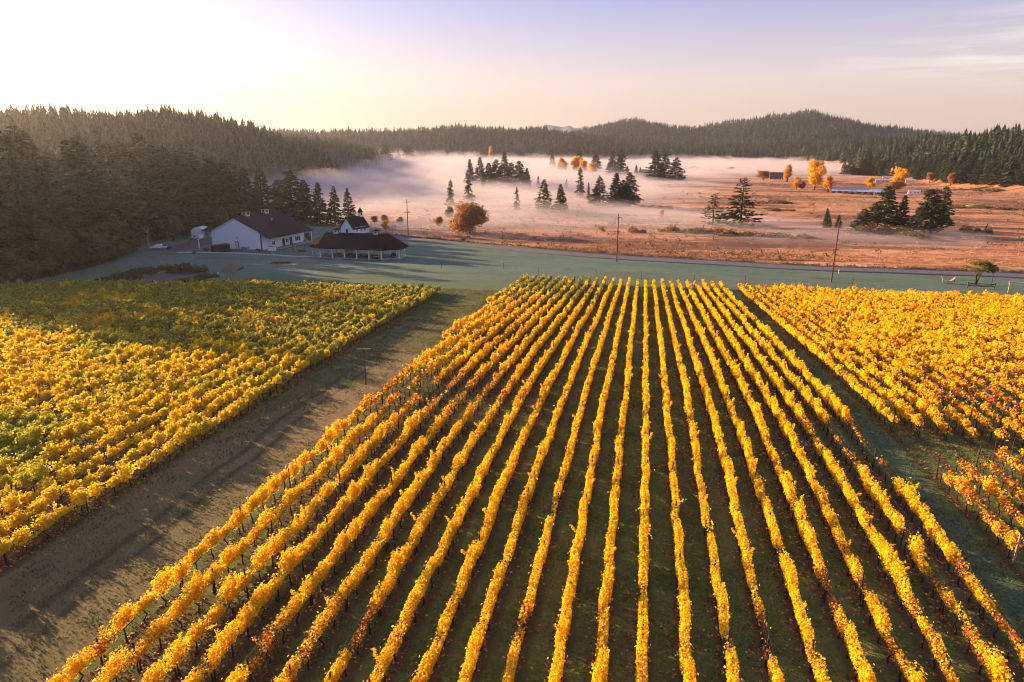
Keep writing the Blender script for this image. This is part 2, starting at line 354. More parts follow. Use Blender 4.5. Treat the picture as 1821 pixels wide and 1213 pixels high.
# ------------------------------------------------------------------ the ground, one sheet to the horizon
def axis(a, b, step, lo, hi, gr):
    v = list(np.arange(a, b+.01, step)); s = step
    while v[-1] < hi: s *= gr; v.append(v[-1]+s)
    s = step
    while v[0] > lo: s *= gr; v.insert(0, v[0]-s)
    return np.array(v)
gx = axis(-190, 130, 1.6, -9000, 9000, 1.05); gy = axis(-20, 330, 1.6, -900, 14000, 1.035)
GX, GY = np.meshgrid(gx, gy); GZ = zt(GX, GY)

ROAD = [at(430, 388), at(575, 408), at(650, 418), at(760, 429), at(880, 440), at(1000, 451), at(1150, 461.5), at(1300, 470), at(1450, 478), at(1600, 483), at(1740, 488), at(1821, 491)]
ROAD = [Vector((2*ROAD[0].x-ROAD[1].x, 2*ROAD[0].y-ROAD[1].y, 0))]+ROAD+[ROAD[-1]+(ROAD[-1]-ROAD[-3])*k for k in (1, 3, 8)]
def resample(pts, step):
    out = []; P = [Vector((p[0], p[1], 0)) for p in pts]
    for i in range(len(P)-1):
        p0, p1, p2, p3 = P[max(i-1, 0)], P[i], P[i+1], P[min(i+2, len(P)-1)]
        n = max(2, int((p2-p1).length/step))
        for k in range(n):
            t = k/n; out.append(.5*((2*p1)+(p2-p0)*t+(2*p0-5*p1+4*p2-p3)*t*t+(3*p1-p0-3*p2+p3)*t*t*t))
    out.append(P[-1]); return out
def pdist(X, Y, pts):
    best = np.full(X.shape, 1e9); sgn = np.zeros(X.shape)
    for a, b in zip(pts[:-1], pts[1:]):
        dx, dy = b[0]-a[0], b[1]-a[1]; L = dx*dx+dy*dy+1e-9
        t = np.clip(((X-a[0])*dx+(Y-a[1])*dy)/L, 0, 1); qx = X-a[0]-t*dx; qy = Y-a[1]-t*dy; d = np.hypot(qx, qy)
        m = d < best; best = np.where(m, d, best); sgn = np.where(m, np.sign(dx*(Y-a[1])-dy*(X-a[0])), sgn)
    return best, sgn
road_pts = resample(ROAD, 6.0)
rd, rs = pdist(GX, GY, road_pts[::3])
side = rd*rs                                            # metres beyond the road (positive: the meadow side)
ROWS = 1.97; X0 = -24.6
LEFT_EDGE = lambda Y: np.interp(Y, [0, 30, 50, 76, 141, 200], [-36.4, -36.4, -36.0, -37.6, -43.4, -49])
LEFT_FAR = lambda X: np.interp(X, [-135, -92, -43], [117, 136.5, 142])
z_meadow = sstep(2, 6, side)*(GY > 150)
z_forest = np.maximum(sstep(-2, 6, forest_edge(GY)-GX)*(GY < 1300), sstep(4, 12, hills(GX, GY)[0]))
v_mid = ((GX > -25.6) & (GX < 20.0) & (GY < 171)) | ((GX > -29.4) & (GX < -25.6) & (GY > 86) & (GY < 171))
v_left = (GX < LEFT_EDGE(GY)+.5) & (GX > forest_edge(GY)+2) & (GY < LEFT_FAR(GX)+.5)
v_right = (GX > 21.9) & (GX < 96) & (GY < 169.5)
z_vine = (v_mid*1.0+v_left*1.0+v_right*1.0).clip(0, 1)
z_lane = ((GX > LEFT_EDGE(GY)-1) & (GX < -24) & (GY < 132)) * sstep(134, 112, GY)
bed = [at(x, y) for x, y in ((190, 512), (300, 512), (385, 489), (355, 482), (310, 479), (270, 488), (215, 497), (165, 506))]
def inpoly(X, Y, poly):
    r = np.zeros(X.shape, bool); n = len(poly)
    for i in range(n):
        a, b = poly[i], poly[(i+1) % n]
        c = ((a[1] > Y) != (b[1] > Y)) & (X < (b[0]-a[0])*(Y-a[1])/((b[1]-a[1]) if b[1] != a[1] else 1e-9)+a[0])
        r ^= c
    return r
z_bed = inpoly(GX, GY, bed)*1.0
GZ = GZ-.35*z_bed
gi = np.arange(GX.size).reshape(GX.shape)
gf = np.stack([gi[:-1, :-1], gi[:-1, 1:], gi[1:, 1:], gi[1:, :-1]], -1).reshape(-1, 4)

def ground_mat():
    m, n, l, b = newmat('ground'); b.inputs['Roughness'].default_value = .95; b.inputs['Specular IOR Level'].default_value = .1
    geo = n.new('ShaderNodeNewGeometry'); pos = geo.outputs['Position']
    def noise(s, d=5, st=(1, 1, 1), r=.6):
        mp = n.new('ShaderNodeMapping'); mp.inputs['Scale'].default_value = st; l.new(pos, mp.inputs[0])
        q = n.new('ShaderNodeTexNoise'); q.inputs['Scale'].default_value = s; q.inputs['Detail'].default_value = d; q.inputs['Roughness'].default_value = r
        l.new(mp.outputs[0], q.inputs['Vector']); return q.outputs[0]
    def mr(v, a, c, lo=0, hi=1):
        q = n.new('ShaderNodeMapRange'); q.inputs['From Min'].default_value = a; q.inputs['From Max'].default_value = c
        q.inputs['To Min'].default_value = lo; q.inputs['To Max'].default_value = hi; l.new(v, q.inputs['Value']); return q.outputs[0]
    def mix(f, a, c):
        q = n.new('ShaderNodeMix'); q.data_type = 'RGBA'
        for s, v in (('A', a), ('B', c)):
            if isinstance(v, tuple): q.inputs[s].default_value = (*v, 1)
            else: l.new(v, q.inputs[s])
        if isinstance(f, float): q.inputs['Factor'].default_value = f
        else: l.new(f, q.inputs['Factor'])
        return q.outputs['Result']
    def math_(op, a, c=None):
        q = n.new('ShaderNodeMath'); q.operation = op
        for k, v in enumerate((a, c)):
            if v is None: continue
            if isinstance(v, (int, float)): q.inputs[k].default_value = v
            else: l.new(v, q.inputs[k])
        return q.outputs[0]
    edge = noise(.9, 6)
    def zone(name):
        q = n.new('ShaderNodeAttribute'); q.attribute_name = name
        return mr(math_('ADD', q.outputs['Fac'], math_('MULTIPLY', math_('SUBTRACT', edge, .5), .9)), .42, .58)
    fine = noise(3.2, 8, r=.7); mid = noise(.35, 6); big = noise(.06, 5); vf = noise(9, 4, r=.75)
    # frosted lawn
    lawn = mix(mr(mid, .35, .65), (.042, .088, .050), (.075, .128, .080))
    lawn = mix(mr(big, .45, .62), lawn, (.095, .13, .075)); lawn = mix(mr(noise(.5, 5, (1, 2.2, 1)), .48, .62, 0, .6), lawn, (.13, .185, .145)); lawn = mix(mr(fine, .42, .62, 0, .75), lawn, (.20, .26, .215)); lawn = mix(mr(vf, .47, .36, 0, .7), lawn, (.03, .06, .034)); lawn = mix(mr(noise(.045, 5, (1, 2.6, 1)), .52, .60, 0, .55), lawn, (.10, .105, .055))
    sy = n.new('ShaderNodeSeparateXYZ'); l.new(pos, sy.inputs[0]); lawn = mix(mr(sy.outputs['Y'], 178, 150, 0, .8), lawn, mix(mr(fine, .4, .62), (.065, .10, .034), (.14, .175, .07)))
    # mown lane, olive with dry patches
    lane = mix(mr(mid, .35, .65), (.105, .125, .045), (.17, .155, .065)); lane = mix(mr(noise(.09, 4, (1, .35, 1)), .50, .60), lane, (.30, .20, .10)); lane = mix(mr(vf, .4, .7, 0, .6), lane, (.06, .055, .028))
    sx = n.new('ShaderNodeSeparateXYZ'); l.new(pos, sx.inputs[0]); wob = math_('MULTIPLY', math_('SUBTRACT', noise(.12, 2), .5), 1.6)
    tx = math_('ADD', math_('ADD', sx.outputs['X'], math_('MULTIPLY', sx.outputs['Y'], .035)), wob)
    near = mr(math_('ADD', sx.outputs['Y'], math_('MULTIPLY', math_('SUBTRACT', big, .5), 60)), 100, 45)
    lane = mix(math_('MULTIPLY', near, .38), lane, (.29, .175, .075))
    for x0_ in (-28.6, -30.2):
        tk = math_('ABSOLUTE', math_('SUBTRACT', tx, x0_)); tk = mr(math_('ADD', tk, math_('MULTIPLY', math_('SUBTRACT', fine, .5), .8)), .42, .1, 0, .75); lane = mix(tk, lane, (.085, .06, .035))
    # vineyard floor
    vin = mix(mr(mid, .35, .65), (.080, .118, .030), (.16, .195, .055)); vin = mix(mr(fine, .5, .68, 0, .8), vin, (.27, .27, .085)); vin = mix(mr(big, .52, .64, 0, .45), vin, (.16, .10, .05))
    fr = math_('FRACT', math_('DIVIDE', math_('ADD', sx.outputs['X'], 24.6+1.97*40-.1), ROWS))
    strip = math_('MULTIPLY', math_('ABSOLUTE', math_('SUBTRACT', fr, .5)), 2.0)
    strip = mr(math_('ADD', strip, math_('MULTIPLY', math_('SUBTRACT', fine, .5), 1.0)), .45, .85, 0, .75)
    vin = mix(mr(vf, .44, .36, 0, .7), vin, (.035, .042, .016))
    vin = mix(strip, vin, (.10, .052, .03))
    # rank dry meadow
    band = noise(.028, 6, (.35, 1, 1)); band2 = noise(.11, 6, (.5, 1, 1))
    mea = mix(mr(band2, .35, .65), (.50, .19, .075), (.70, .335, .155)); mea = mix(mr(band, .50, .56, 0, .85), mea, (.15, .065, .048)); mea = mix(mr(noise(.05, 5, (.25, 1, 1)), .54, .60, 0, .7), mea, (.12, .065, .05)); mea = mix(mr(band, .44, .30, 0, .8), mea, (.46, .30, .15))
    mea = mix(mr(fine, .45, .7, 0, .5), mea, (.20, .10, .055)); mea = mix(mr(mid, .52, .64, 0, .8), mea, (.12, .06, .042))
    forest = mix(mr(mid, .35, .65), (.045, .034, .022), (.075, .055, .032))
    soil = mix(mr(fine, .35, .65), (.085, .062, .055), (.15, .115, .105))
    col = lawn
    for z, c in (('zone_lane', lane), ('zone_vine', vin), ('zone_meadow', mea), ('zone_forest', forest), ('zone_bed', soil)): col = mix(zone(z), col, c)
    l.new(col, b.inputs['Base Color'])
    bp = n.new('ShaderNodeBump'); bp.inputs['Strength'].default_value = .9; bp.inputs['Distance'].default_value = .16
    hsum = math_('ADD', math_('MULTIPLY', fine, .9), math_('MULTIPLY', vf, .5)); l.new(hsum, bp.inputs['Height']); l.new(bp.outputs[0], b.inputs['Normal'])
    return m
ground = link('ground', np_mesh('ground', np.stack([GX, GY, GZ], -1).reshape(-1, 3), gf, [ground_mat()], smooth=True,
    attrs=dict(zone_meadow=z_meadow.ravel(), zone_forest=z_forest.ravel(), zone_vine=z_vine.ravel(), zone_lane=z_lane.ravel(), zone_bed=z_bed.ravel())))
tag(ground, kind='structure')

def ribbon(name, pts, half, lift, m, sub=5):
    pts = resample(pts, 2.0); V = []; F = []
    for i, p in enumerate(pts):
        d = (pts[min(i+1, len(pts)-1)]-pts[max(i-1, 0)]).normalized(); nr = Vector((-d.y, d.x, 0))
        for k in range(sub):
            q = p+nr*half*(2*k/(sub-1)-1); V.append((q.x, q.y, z1(q.x, q.y)))
    V = np.array(V).reshape(len(pts), sub, 3)
    V[:, :, 2] = V[:, :, 2].max(1, keepdims=True)*.5+V[:, :, 2].mean(1, keepdims=True)*.5+lift   # crowned flat across its width
    for i in range(len(pts)-1):
        for k in range(sub-1): F.append((i*sub+k, i*sub+k+1, (i+1)*sub+k+1, (i+1)*sub+k))
    n_ = len(V.reshape(-1, 3)); W = V.copy(); W[:, :, 2] -= .5
    VV = np.concatenate([V.reshape(-1, 3), W.reshape(-1, 3)]); G = list(F)
    for i in range(len(pts)-1):
        for k in (0, sub-1): G.append((i*sub+k, (i+1)*sub+k, n_+(i+1)*sub+k, n_+i*sub+k))
    return tag(link(name, np_mesh(name, VV, G, [m], smooth=False)), kind='structure')
M['asphalt'] = pmat('asphalt', (.10, .09, .092), (.14, .122, .122), .6, .85, .1, (1, 1, 1), 8)
ribbon('road', ROAD, 4.7, .14, M['asphalt'])
ribbon('footpath', [at(315, 450), at(352, 449), at(420, 450.5), at(480, 453.5), at(530, 456.5), at(572, 457)], 1.1, .10, M['concrete'])
M['gravel'] = pmat('gravel_drive', (.115, .085, .08), (.08, .06, .056), 1.5, .95, .4)
ribbon('driveway', [at(285, 447), at(315, 441), at(352, 432), at(372, 424)], 6.0, .08, M['gravel'], 7)

# ------------------------------------------------------------------ vine rows
def post_mesh(name, m, h, r): return MB().tube([(0, 0, -.3), (0, 0, h)], r, 6).mesh(name, m)
POST = post_mesh('post', M['post'], 1.72, .045); POST_PALE = post_mesh('post_pale', M['post_pale'], 1.9, .075)
TRUNKS = []
for k in range(4):
    g = random.Random(k); x = [g.uniform(-.07, .07) for _ in range(6)]
    mb = MB().tube([(0, 0, -.15), (x[0], x[1], .25), (x[2]*1.4, x[3], .55), (x[4], x[5], .85)], [.06, .045, .038, .04], 5)
    mb.tube([(x[4], x[5], .83), (x[4], .35, .95), (x[0], .72, .97)], [.035, .025, .014], 5).tube([(x[4], x[5], .83), (x[4], -.35, .93), (x[1], -.7, .96)], [.035, .025, .014], 5)
    TRUNKS.append(mb.mesh('vine_trunk', M['trunk_vine']))
GAPS = []                                                # thin places: (centre, radii, how much is missing, red leaves)
for (px, py, rx, ry, miss) in ((775, 700, 6.5, 5.5, 1.05), (735, 682, 2.2, 4, .6), (715, 718, 1.6, 2, .6), (860, 700, 3, 3, .35), (640, 1125, 1.6, 1.6, .8), (905, 1120, .8, 1.2, 1), (1385, 992, .8, .6, 1), (1356, 1143, .8, 1.7, 1.1), (1292, 1158, .8, .6, 1), (1508, 990, .8, .5, 1), (1547, 1058, .8, .9, 1),
                               (1485, 1066, .8, 1.6, 1.1), (1614, 966, .8, .7, 1), (1676, 1043, .8, 1.0, 1.1), (1757, 1150, .8, 1.2, 1), (1728, 1027, .8, .8, 1.1), (1805, 1135, .9, 1.5, 1), (1405, 903, .8, .5, .9), (505, 1150, 1.4, 1.0, .9), (905, 600, 4, 10, .3), (1600, 1090, .8, .6, .9), (1640, 1180, 1.0, 1.0, .9), (1560, 1150, .8, .8, .9), (1420, 1185, .8, .8, .9), (215, 1150, 1, .8, .8), (470, 1185, 1.2, .8, .9)):
    p = at(px, py, .8); GAPS.append((p.x, p.y, rx, ry, miss))
def thin(X, Y):
    q = np.zeros_like(X)
    for gx_, gy_, rx, ry, mi in GAPS: q = np.maximum(q, mi*np.exp(-((X-gx_)/rx)**2*.9-((Y-gy_)/ry)**2*.9))
    return q
def foliage(name, xs, y0, y1, mats, g, parent, vig=1.0, miss=.05, sparse=None, width=.188, spread=.38, red=None, olive=None):
    """the leaves of one row: every vine a lump of its own along the wires"""
    yv = np.arange(y0+.5, y1, 1.45); yv = yv+g.normal(0, .1, len(yv)); xv = xs(yv)
    t = thin(xv, yv)
    if sparse is not None: t = np.maximum(t, sparse(xv, yv))
    v = g.normal(1, .18, len(yv)).clip(.45, 1.35)*vig*(1-t*g.uniform(.8, 1.15, len(yv))).clip(0, 1)**1.3; v[g.random(len(yv)) < miss] *= .12; v *= (.62+.76*fbm(yv/7+xv.mean()*3.1, yv*0+xv.mean(), 2)).clip(.55, 1.15)
    d = np.hypot(xv, yv); size = np.interp(d, [25, 45, 75, 120, 180], [.052, .066, .105, .15, .185])
    cnt = (np.interp(d, [25, 45, 75, 120, 180], [900, 620, 270, 125, 88])*v).astype(int)
    tot = int(cnt.sum())
    if tot < 5: return None
    idx = np.repeat(np.arange(len(yv)), cnt); n = len(idx)
    hi = (1.64+.30*g.normal(0, 1, len(yv)).clip(-1.4, 1.7)*.75+.25*(v-1)).clip(1.15, 2.15); lo = (.80+.1*g.normal(0, 1, len(yv))).clip(.5, 1.05)
    zc = (hi+lo)/2; hh = (hi-lo)/2
    u = g.normal(0, .52, n).clip(-1.25, 1.45); along = g.normal(0, spread, n)
    hump = np.sqrt(np.clip(1-(along/1.25)**2, .15, 1))
    zz = zc[idx]+hh[idx]*u*hump+(u > 0)*hh[idx]*.12
    wdt = width*(.75+.35*v[idx])*np.sqrt(np.clip(1.25-u*u*.75, .12, 1.3)); ang = g.uniform(-1, 1, n)
    xx = xv[idx]+wdt*np.sign(ang)*np.abs(ang)**.6+.05*g.normal(0, 1, len(yv))[idx]
    yy = yv[idx]+along
    shoot = g.random(n) < .035; zz = zz+shoot*g.uniform(.05, .3, n); xx = xx+shoot*g.normal(0, .10, n)
    P = np.stack([xx, yy, zt(xx, yy)+zz], 1); s = size[idx]*g.uniform(.7, 1.3, n)
    out_ = np.stack([(xx-xv[idx])/.25, along*.35, u*1.1+.25], 1)
    nc = g.random(len(yv)) < .55                        # canes that stick out above the wires
    cn = np.where(nc & (v > .3), (cnt*.055).astype(int)+3, 0); ci = np.repeat(np.arange(len(yv)), cn)
    if len(ci):
        ox, oy, oh = g.normal(0, .12, len(yv)), g.uniform(-.6, .6, len(yv)), g.uniform(.2, .7, len(yv)); q = g.random(len(ci))
        cx_ = xv[ci]+ox[ci]*(1+q)+g.normal(0, .04, len(ci)); cy_ = yv[ci]+oy[ci]+g.normal(0, .05, len(ci)); cz_ = hi[ci]-.15+oh[ci]*q
        P = np.concatenate([P, np.stack([cx_, cy_, zt(cx_, cy_)+cz_], 1)]); s = np.concatenate([s, size[ci]*.9]); out_ = np.concatenate([out_, g.normal(size=(len(ci), 3))]); idx = np.concatenate([idx, ci]); n = len(idx)
    V, F = cards(P, s*1.1, s*.95, g, N=out_*.8+g.normal(size=out_.shape)*.45)
    mi = np.zeros(n, int)
    if olive is not None: mi[(g.random(len(yv)) < olive(xv, yv))[idx]] = 1
    rr = (g.random(n) < (t*1.2)[idx].clip(0, .7)); mi[rr] = 2
    return link('foliage', np_mesh('foliage', V, F, mats, mi), parent)
def trellis(row, xs, y0, y1, near, g, trunk_to=85.0, trunks=True, pale_end=False, wire_to=95.0):
    ys = np.arange(y0, y1+.1, 6.1); ys[-1] = y1
    for k, y in enumerate(ys):
        x = float(xs(np.array([y]))[0]); o = link('post', POST_PALE if (pale_end and k == 0) else POST, row); o.location = (x+.02, y, z1(x, y))
        o.rotation_euler = (g.normal(0, .03), g.normal(0, .03), 0); o.scale = (1, 1, g.uniform(.94, 1.08))
    if trunks:
        n = 0
        for y in np.arange(y0+.5, min(y1, trunk_to), 1.45):
            if n >= 100: break
            x = float(xs(np.array([y]))[0])
            o = link('vine_trunk', TRUNKS[int(g.integers(4))], row); o.location = (x, y, z1(x, y)); o.rotation_euler = (0, 0, g.choice([0, math.pi])+g.normal(0, .12)); n += 1
    ye = min(y1, wire_to)
    if near and ye > y0+4:
        mb = MB(); yy = np.linspace(y0, ye, max(3, int((ye-y0)/4)))
        for h in (.95, 1.35, 1.75):
            mb.tube([(float(xs(np.array([y]))[0]), y, z1(float(xs(np.array([y]))[0]), y)+h) for y in yy], .005, 3)
        mb.build('trellis_wire', M['wire'], row)
n_mid = 0
for k in range(-2, 23):
    x0 = X0+ROWS*k; y0 = {-2: 124.0, -1: 88.0}.get(k, 17.0); y1 = 170.5
    g = np.random.default_rng(100+k); xs = lambda Y, x0=x0: np.full(np.shape(Y), x0)+.05*np.sin(np.asarray(Y)*.13+x0)
    n = k+3
    if k == -2: lab = 'short golden vine row at the far left corner of the middle block'
    elif k == -1: lab = 'half-length golden vine row beside the grass lane, second in the middle block'
    elif k == 0: lab = 'golden full-length vine row bordering the wide grass lane on the middle block\'s left side'
    elif k == 22: lab = 'golden vine row with a long gap, bordering the narrow grass strip on the right'
    elif k <= 11: lab = f'golden trellised vine row, {ordinal(k)} to the right of the row along the wide grass lane'
    else: lab = f'golden trellised vine row, {ordinal(22-k)} to the left of the row along the narrow grass strip'
    row = thing('vine_row', lab, 'vine row', group='vine rows of the middle block')
    ga = {22: ((1593, 855), (1497, 743), 1.05), 21: ((1529, 830), (1462, 747), .9), 20: ((1490, 790), (1440, 745), .4)}.get(k)
    sp = None
    if ga:
        gy0, gy1, gm = at(*ga[0], 1.2).y, at(*ga[1], 1.2).y, ga[2]
        sp = lambda X, Y, gy0=gy0, gy1=gy1, gm=gm: gm*sstep(gy0-.6, gy0+.6, Y)*sstep(gy1+.6, gy1-.6, Y)
    foliage('foliage', xs, y0, y1, [M['vine_gold'], M['vine_olive_shade'], M['vine_red']], g, row, sparse=sp, olive=lambda X, Y: np.clip(.75*sstep(105, 150, Y)*sstep(0, -14, X)+.12*sstep(120, 160, Y), 0, .9))  # olive share rises at the far left ends, painting in their shade
    trellis(row, xs, y0, y1, True, g, trunk_to=100)
for k in range(0, 46):
    g = np.random.default_rng(200+k); off = -ROWS*k
    xs = lambda Y, off=off: LEFT_EDGE(np.asarray(Y, float))+off
    xa = float(xs(np.array([100.0]))[0]); y0 = max(17.0, -float(xs(np.array([max(20, -xa/1.1)]))[0])/1.1-24); y1 = float(LEFT_FAR(xa-3))
    if y1-y0 < 8 or xa < float(forest_edge(y1))+5: continue
    if k == 0: lab = 'green and gold vine row edging the wide grass lane on its left'
    else: lab = f'green and gold vine row, {ordinal(k)} behind the left block\'s row along the grass lane'
    row = thing('vine_row', lab, 'vine row', group='vine rows of the left block')
    foliage('foliage', xs, y0, y1, [M['vine_mix'], M['vine_olive_shade'], M['vine_red']], g, row, vig=1.05, width=.26, spread=.30, olive=lambda X, Y: np.clip(sstep(62, 84, Y+.12*(X+60))*.9, 0, .92))  # far half turns olive: part greener leaf, part shade put into the colour
    trellis(row, xs, y0, y1, k < 4, g, trunk_to=140 if k < 2 else 60, trunks=k < 6)
for k in range(0, 37):
    g = np.random.default_rng(300+k); x0 = 22.9+ROWS*k
    xs = lambda Y, x0=x0: np.full(np.shape(Y), x0)+.06*np.sin(np.asarray(Y)*.11+x0)
    ya = x0/.488-32; y1 = 168.5-.02*k
    y0 = max(62.3-.55*k, ya) if k < 5 else max(59-1.6*(k-5), ya)
    if y1-y0 < 8: continue
    if k == 0: lab = 'amber vine row bordering the narrow grass strip at the right block\'s edge'
    else: lab = f'amber vine row, {ordinal(k)} to the right of the right block\'s row along the grass strip'
    row = thing('vine_row', lab, 'vine row', group='vine rows of the right block')
    y0 = max(62.3-.55*k, ya) if k < 5 else max(59-1.6*(k-5), ya)
    foliage('foliage', xs, y0, y1, [M['vine_right'], M['vine_gold'], M['vine_red']], g, row, vig=1.0, miss=.09, width=.25, spread=.31, olive=lambda X, Y: np.full_like(X, .35),
            sparse=lambda X, Y: .55*sstep(95, 66, Y)*sstep(26.5, 30, X)*np.clip(fbm(X/4, Y/4, 2)*2-.35, 0, 1)+.35*np.clip(fbm(X/7+9, Y/7, 2)*3-1.6, 0, 1))
    trellis(row, xs, y0, y1, k < 8, g, trunk_to=110, trunks=k < 6)
    yb = max(41.0-1.6*k, ya, 18); yt = min(51.5+1.5*k, y0-2.5)
    if yb < 48 and k < 14:
        if k == 0: lab2 = 'short sparse reddish vine row ending at a pale wooden post by the grass'
        else: lab2 = f'short sparse red and gold vine row, {ordinal(k)} right of the one with the pale post'
        row2 = thing('vine_row', lab2, 'vine row', group='short vine rows at the lower right')
        foliage('foliage', xs, yb, yt, [M['vine_right'], M['vine_gold'], M['vine_red']], g, row2, vig=.95, miss=.12, width=.30, spread=.31, olive=lambda X, Y: np.full_like(X, .4), sparse=lambda X, Y: np.clip(.15+1.0*(fbm(X/3+3, Y/2.2, 2)-.3), .1, .75))
        trellis(row2, xs, yb, yt+1, True, g, pale_end=k == 0)

# fallen leaves and grass: nobody could count them
def scatter(n, xr, yr, keep, g):
    x = g.uniform(*xr, n); y = yr[0]+(yr[1]-yr[0])*g.random(n)**1.5; m = keep(x, y); return x[m], y[m]
g = np.random.default_rng(5)
x, y = scatter(330000, (-27, 34), (17, 150), lambda X, Y: (np.abs(((X-X0+.25)/ROWS+.5) % 1-.5) < g.normal(.0, .24, X.shape)) & ((X < 20.2) | (X > 22.5)) & (Y < 150) & (X > -24.9) & (fbm(X/6, Y/6, 3) > g.uniform(.25, .6, X.shape)), g)
x2, y2 = scatter(26000, (-44, -36), (20, 120), lambda X, Y: (X < LEFT_EDGE(Y)+.8) & (g.random(X.shape) < .8), g)
x = np.concatenate([x, x2]); y = np.concatenate([y, y2]); s = np.interp(np.hypot(x, y), [25, 60, 150], [.07, .10, .15])*g.uniform(.7, 1.4, len(x))
V, F = cards(np.stack([x, y, zt(x, y)+.03], 1), s, s*.85, g, flat=1.2)
tag(link('fallen_leaves', np_mesh('fallen_leaves', V, F, [M['litter']])), 'red brown fallen vine leaves lying under the vine rows', 'leaves', kind='stuff')
x, y = scatter(520000, (-60, 60), (17, 150), lambda X, Y: (np.abs(X+Y*.19) < Y*.85+6) & (X < 40) & (X > LEFT_EDGE(Y)-1), g)
s = np.interp(np.hypot(x, y), [25, 60, 150], [.09, .13, .20])*g.uniform(.5, 1.4, len(x))*(.4+1.1*fbm(x/1.7, y/1.7, 3))
aa = g.uniform(0, 6.28, len(x)); w = s*.33; ln = g.normal(0, .5, (len(x), 2))*s[:, None]; zz = zt(x, y)-.02
V = np.stack([np.stack([x-np.cos(aa)*w, y-np.sin(aa)*w, zz], 1), np.stack([x+np.cos(aa)*w, y+np.sin(aa)*w, zz], 1), np.stack([x+ln[:, 0], y+ln[:, 1], zz+s], 1)], 1).reshape(-1, 3)
tag(link('grass', np_mesh('grass', V, np.arange(len(V)).reshape(-1, 3), [M['grass']])), 'short tufted grass on the vineyard floor and the mown lane', 'grass', kind='stuff')

# ------------------------------------------------------------------ buildings near the lawn
class Frame:
    """a right-handed local frame on the ground: u across, v along, z up"""
    def __init__(s, o, ang): s.o = Vector(o); s.a = ang
def local(root_pt, ang): return Matrix.Translation(root_pt) @ Matrix.Rotation(ang, 4, 'Z')
# winery barn: local x runs along the gable wall (0 at the near right corner, negative to the left), y runs back along the long wall
bc = at(466, 445); bl = at(372, 443)
BANG = R(-9.0); BW, BL = 21.6, 24.0
barn = thing('barn', 'large white barn with dark shingle roof and two cream cupolas on its ridge', 'barn', (bc.x, bc.y, bc.z-.1), BANG)
EH, RH, PE, PX = 6.5, 11.5, 4.6, 4.4       # eave height, ridge height, porch eave height, porch overhang
w = MB()
w.add([(0, 0, -.6), (-BW, 0, -.6), (-BW, 0, EH), (-BW/2, 0, RH-.25), (0, 0, EH+.1), (0, BL, -.6), (-BW, BL, -.6), (-BW, BL, EH), (-BW/2, BL, RH-.25), (0, BL, EH+.1)],
      [(0, 4, 3, 2, 1), (5, 6, 7, 8, 9), (0, 5, 9, 4), (1, 2, 7, 6), (0, 1, 6, 5)])
w.build('wall', M['white_wall'], barn)
rf = MB()
rf.slab([(-BW-.8, -.5, EH-.35), (-BW/2, -.5, RH), (-BW/2, BL+.5, RH), (-BW-.8, BL+.5, EH-.35)], .22)
rf.slab([(-BW/2, -.5, RH), (.3, -.5, EH+.15), (.3, BL+.5, EH+.15), (-BW/2, BL+.5, RH)], .22)
rf.slab([(.3, -.5, EH+.15), (PX, -.5, PE), (PX, BL+.5, PE), (.3, BL+.5, EH+.15)], .22)
roof = rf.build('roof', M['shingle'], barn)
MB().tube([(-5.2, 13, RH-3.2), (-5.2, 13, RH-1.8)], .28, 8).box((-5.2, 13, RH-1.75), (.8, .8, .1)).build('roof_vent', M['steel'], roof)
def cupola(parent, x, y, z, s, m_roof):
    b = MB().box((x, y, z+s*.2), (s*1.05, s*1.05, s*.9)).build('cupola', M['cupola'], parent)
    r = s*.78; MB().add([(x-r, y-r, z+s*.655), (x+r, y-r, z+s*.655), (x+r, y+r, z+s*.655), (x-r, y+r, z+s*.655), (x, y, z+s*1.12)], [(3, 2, 1, 0), (0, 1, 4), (1, 2, 4), (2, 3, 4), (3, 0, 4)]).build('cupola_roof', m_roof, b)
    v = MB()
    for dx, dy in ((0, -1), (1, 0), (0, 1), (-1, 0)):
        v.box((x+dx*s*.53, y+dy*s*.53, z+s*.3), (s*.5 if dx == 0 else .06, s*.5 if dy == 0 else .06, s*.45))
    v.build('louvre', M['barn_red'], b)
cupola(roof, -BW/2, 6.2, RH, 1.9, M['shingle']); cupola(roof, -BW/2, 16.6, RH, 1.9, M['shingle'])
